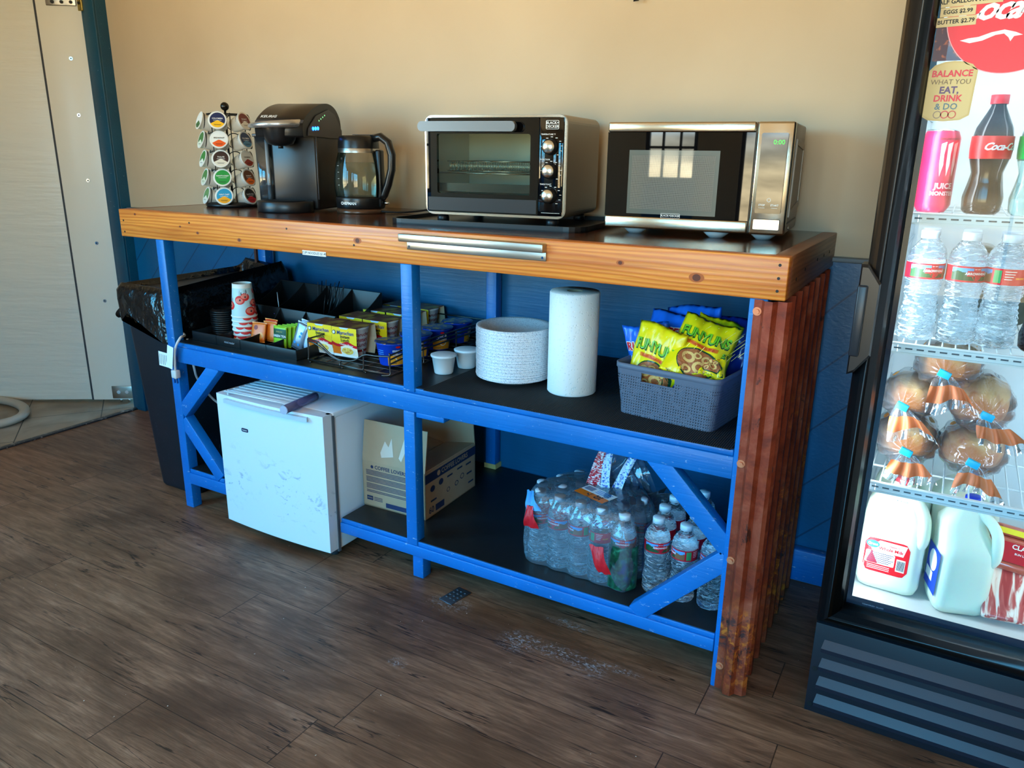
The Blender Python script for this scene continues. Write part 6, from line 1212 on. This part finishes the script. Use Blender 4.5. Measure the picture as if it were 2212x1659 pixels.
bread(2.402, .150, .738, .052, .046, -.1, 'bread bag on top of the lower left loaf', seed=2, tail=(.035, -.055))
bread(2.543, .150, .640, .060, .050, .0, 'lower right bread bag in the cooler', seed=3, tail=(.02, -.06))
bread(2.548, .155, .742, .056, .054, .1, 'pale bread bag on top of the lower right loaf', seed=4, tail=(.045, -.055))
bread(2.466, .160, .816, .060, .046, -.05, 'topmost bread bag resting between the two stacks', seed=5, tail=(.03, -.065))
# milk jugs
mMK = M('milk_jug', (226, 240, 222), .38, sub=.2); 
def jug(X, w_, d2, h, cap, label, grp=None, lab=None):
    t = thing('milk_jug', label, 'milk jug', X, grp); m = MB()
    def sq(k_, z, r_=.022, dx=0, dy=0): return [(x + dx, y_ + dy, z) for x, y_ in rrect(w_ * k_, d2 * k_, r_ * k_, 5)]
    m.loft([sq(.80, 0), sq(.92, .006), sq(1.0, .022), sq(1.0, h * .50, .024), sq(.99, h * .56, .026), sq(.92, h * .66, .03, -.006, .006), sq(.78, h * .77, .03, -.012, .010), sq(.55, h * .87, .025, -.006, .004), sq(.32, h * .93, .014), sq(.28, h * .94, .016), sq(.28, h * .965, .016)], mMK); m.build('jug_body', t)
    m = MB(); X2 = (w_ * .40, -d2 * .34); pts = smooth_path([(w_ * .10, -d2 * .12, h * .885), (w_ * .30, -d2 * .26, h * .82), (w_ * .41, -d2 * .36, h * .74), (w_ * .445, -d2 * .40, h * .64), (w_ * .44, -d2 * .40, h * .53), (w_ * .38, -d2 * .34, h * .47)], 5); m.tube(pts, .0135 * w_ / .13, mMK, 14); m.build('handle', t)
    m = MB(); m.lathe([(0, h * .95), (w_ * .155, h * .95), (w_ * .155, h * .995), (w_ * .14, h), (0, h)], cap, 28); m.build('cap', t)
    if lab: mm = MB(); lab(mm); mm.build('label', t)
    return t
def lab_red(m):
    f0 = lambda x: -.0652 + (.024 - math.sqrt(max(0, .024 ** 2 - max(0, abs(x) - .041) ** 2))); f = lambda k: (lambda p, q: (-.006 + p, f0(-.006 + p) - .0004 * k, .088 + q)); ol = rrect(.092, .082, .014); ol = [p_ for i_, p_ in enumerate(ol)]
    for i_ in range(12): xa, xb = -.046 + .092 * i_ / 12, -.046 + .092 * (i_ + 1) / 12; ya = lambda x: .041 - (.014 - math.sqrt(max(0, .014 ** 2 - max(0, abs(x) - .032) ** 2))); m.dec(([(xa, -ya(xa)), (xb, -ya(xb)), (xb, ya(xb)), (xa, ya(xa))], [(0, 1, 2, 3)]), f(1), mRED); m.dec(poly2d(rrect(.060, .030, .003, cx=-.012, cy_=-.006)), f(2), mWHITEM); m.dec(([(-.030, .010), (.034, .010), (.040, .036), (-.016, .037), (-.034, .022)], [(0, 1, 2, 3, 4)]), f(2), mWHITEM)
    m.dec(disc2d(-.030, .026, .014, .009, n=20), f(3), M('badge_sky', (20, 130, 210), .4)); m.dec(text2d('Great', .009, .02), lambda p, q: f(4)(p - .030, q + .026), mWHITEM); m.dec(text2d('Whole Milk', .0105, .025), lambda p, q: f(3)(p + .008, q + .019), mRED); m.dec(text2d('Vitamin D', .0055, .02), lambda p, q: f(3)(p + .014, q + .028), mRED)
    for i in range(6): m.dec(rect2d(-.040, .016 - (i % 3) * .004, .005 - i * .0044, .0065 - i * .0044), f(3), mNAVY)
    m.dec(rect2d(.022, .040, -.028, .002), f(2), mWHITEM); [m.dec(rect2d(.024 + .0022 * i, .0252 + .0022 * i, -.025, -.001), f(3), mINK) for i in range(7)]
    [m.dec(rect2d(-.036, .010, -.026 - i * .004, -.0248 - i * .004), f(3), mWHITEM) for i in range(3)]
    m.dec(text2d('BEST BY 4/28/2026', .0056, .01), lambda p, q: (-.004 + p, -.050 + .0, .222 + q), M('date_ink', (70, 80, 90), .6))
jug(T(2.425, .205, .2885, rz=-.06), .130, .130, .262, mRED, 'red labelled gallon milk jug at the bottom left of the cooler', None, lab_red)
def lab_blue(m):
    f = lambda k: (lambda p, q: (-.0548 - .0004 * k, -p, .085 + q)); m.dec(rect2d(-.040, .040, -.050, .050), f(1), M('milk_label_blue', (20, 70, 190), .4)); m.dec(disc2d(.0, .018, .026, .024, n=24), f(2), mWHITEM); m.dec(rect2d(-.034, .010, -.030, -.008), f(2), mWHITEM)
jug(T(2.560, .168, .2885, rz=.28), .108, .100, .262, M('cap_blue', (20, 60, 220), .4), 'blue capped half gallon milk jug right of the red labelled one', None, lab_blue)
jug(T(2.550, .330, .2885, rz=.1), .125, .125, .262, mRED, 'milk jug half hidden behind the blue capped one'); jug(T(2.424, .36, .2885, rz=-.1), .125, .125, .262, mRED, 'milk jug hidden behind the red labelled gallon')
# sausages, bacon, jars
t = thing('sausage_pack', 'red pack of sausages at the bottom right of the cooler', 'sausage pack', T(2.690, .215, .425, rx=-.45, ry=.10)); m = MB(); mSG = M('sausage_skin', (196, 92, 70), .3, coat=.8)
for i in range(4): m.tube(smooth_path([(-.075, 0, -.036 + .024 * i), (-.06, -.006, -.036 + .024 * i), (.06, -.006, -.036 + .024 * i), (.075, 0, -.036 + .024 * i)], 4), .0125, mSG, 12)
m.build('sausages', t); m = MB(); m.box(-.080, .080, -.0215, -.0205, -.030, .012, M('pack_red', (190, 20, 36), .25)); m.box(-.080, .080, -.0212, -.0202, .028, .040, M('pack_yellow', (236, 214, 40), .3)); m.dec(text2d('CLASSIC', .014, .02), fp(-.018, -.0218, .004), mWHITEM); m.dec(text2d('BUN LENGTH', .006, .01), fp(-.018, -.0218, -.010), mWHITEM); m.build('printed_wrapper', t)
t = thing('bacon_pack', 'clear pack of striped bacon rashers under the sausage pack', 'bacon pack', T(2.668, .165, .345, rx=-.75, rz=.10)); g = G('bacon_stripes', .3); n_ = g.noise(g.map((30, 30, 5)), 2.2, 5, .9); g.col(g.ramp(n_, [(.38, (176, 60, 60)), (.48, (206, 100, 92)), (.54, (244, 214, 196)), (.62, (250, 232, 218))])); m = MB(); m.box(-.062, .10, -.010, .008, -.058, .062, g.m, .006); m.build('bacon', t)
m = MB(); m.box(.035, .10, -.0135, -.0128, -.02, .055, M('bacon_label_purple', (50, 34, 120), .35)); m.build('label', t)
t = thing('plastic_bowl', 'dark plastic bowl standing behind the bacon pack', 'bowl', T(2.640, .30, .2885)); m = MB(); m.lathe([(0, 0), (.035, 0), (.055, .05), (.058, .052), (.052, .052), (.034, .004), (0, .004)], mBLACK, 32); m.build('bowl', t)
for x, lb in ((2.502, 'jar with a grey round lid lying behind the barcode side bottle'), (2.575, 'jar with a grey round lid lying right behind the bottle row')):
    t = thing('glass_jar', lb, 'jar', T(x, .36, .920)); m = MB(); m.cyl((0, 0, .10), (0, .12, .10), .032, M('jar_dark', (70, 76, 66), .3, coat=.5), n=24); m.cyl((0, 0, .0), (0, .12, .0), .034, MC['jar_dark'], n=24); m.build('jar_body', t); m = MB(); m.cyl((0, -.010, .10), (0, .0, .10), .022, M('jar_lid', (130, 138, 146), .4), n=24); m.build('lid', t)
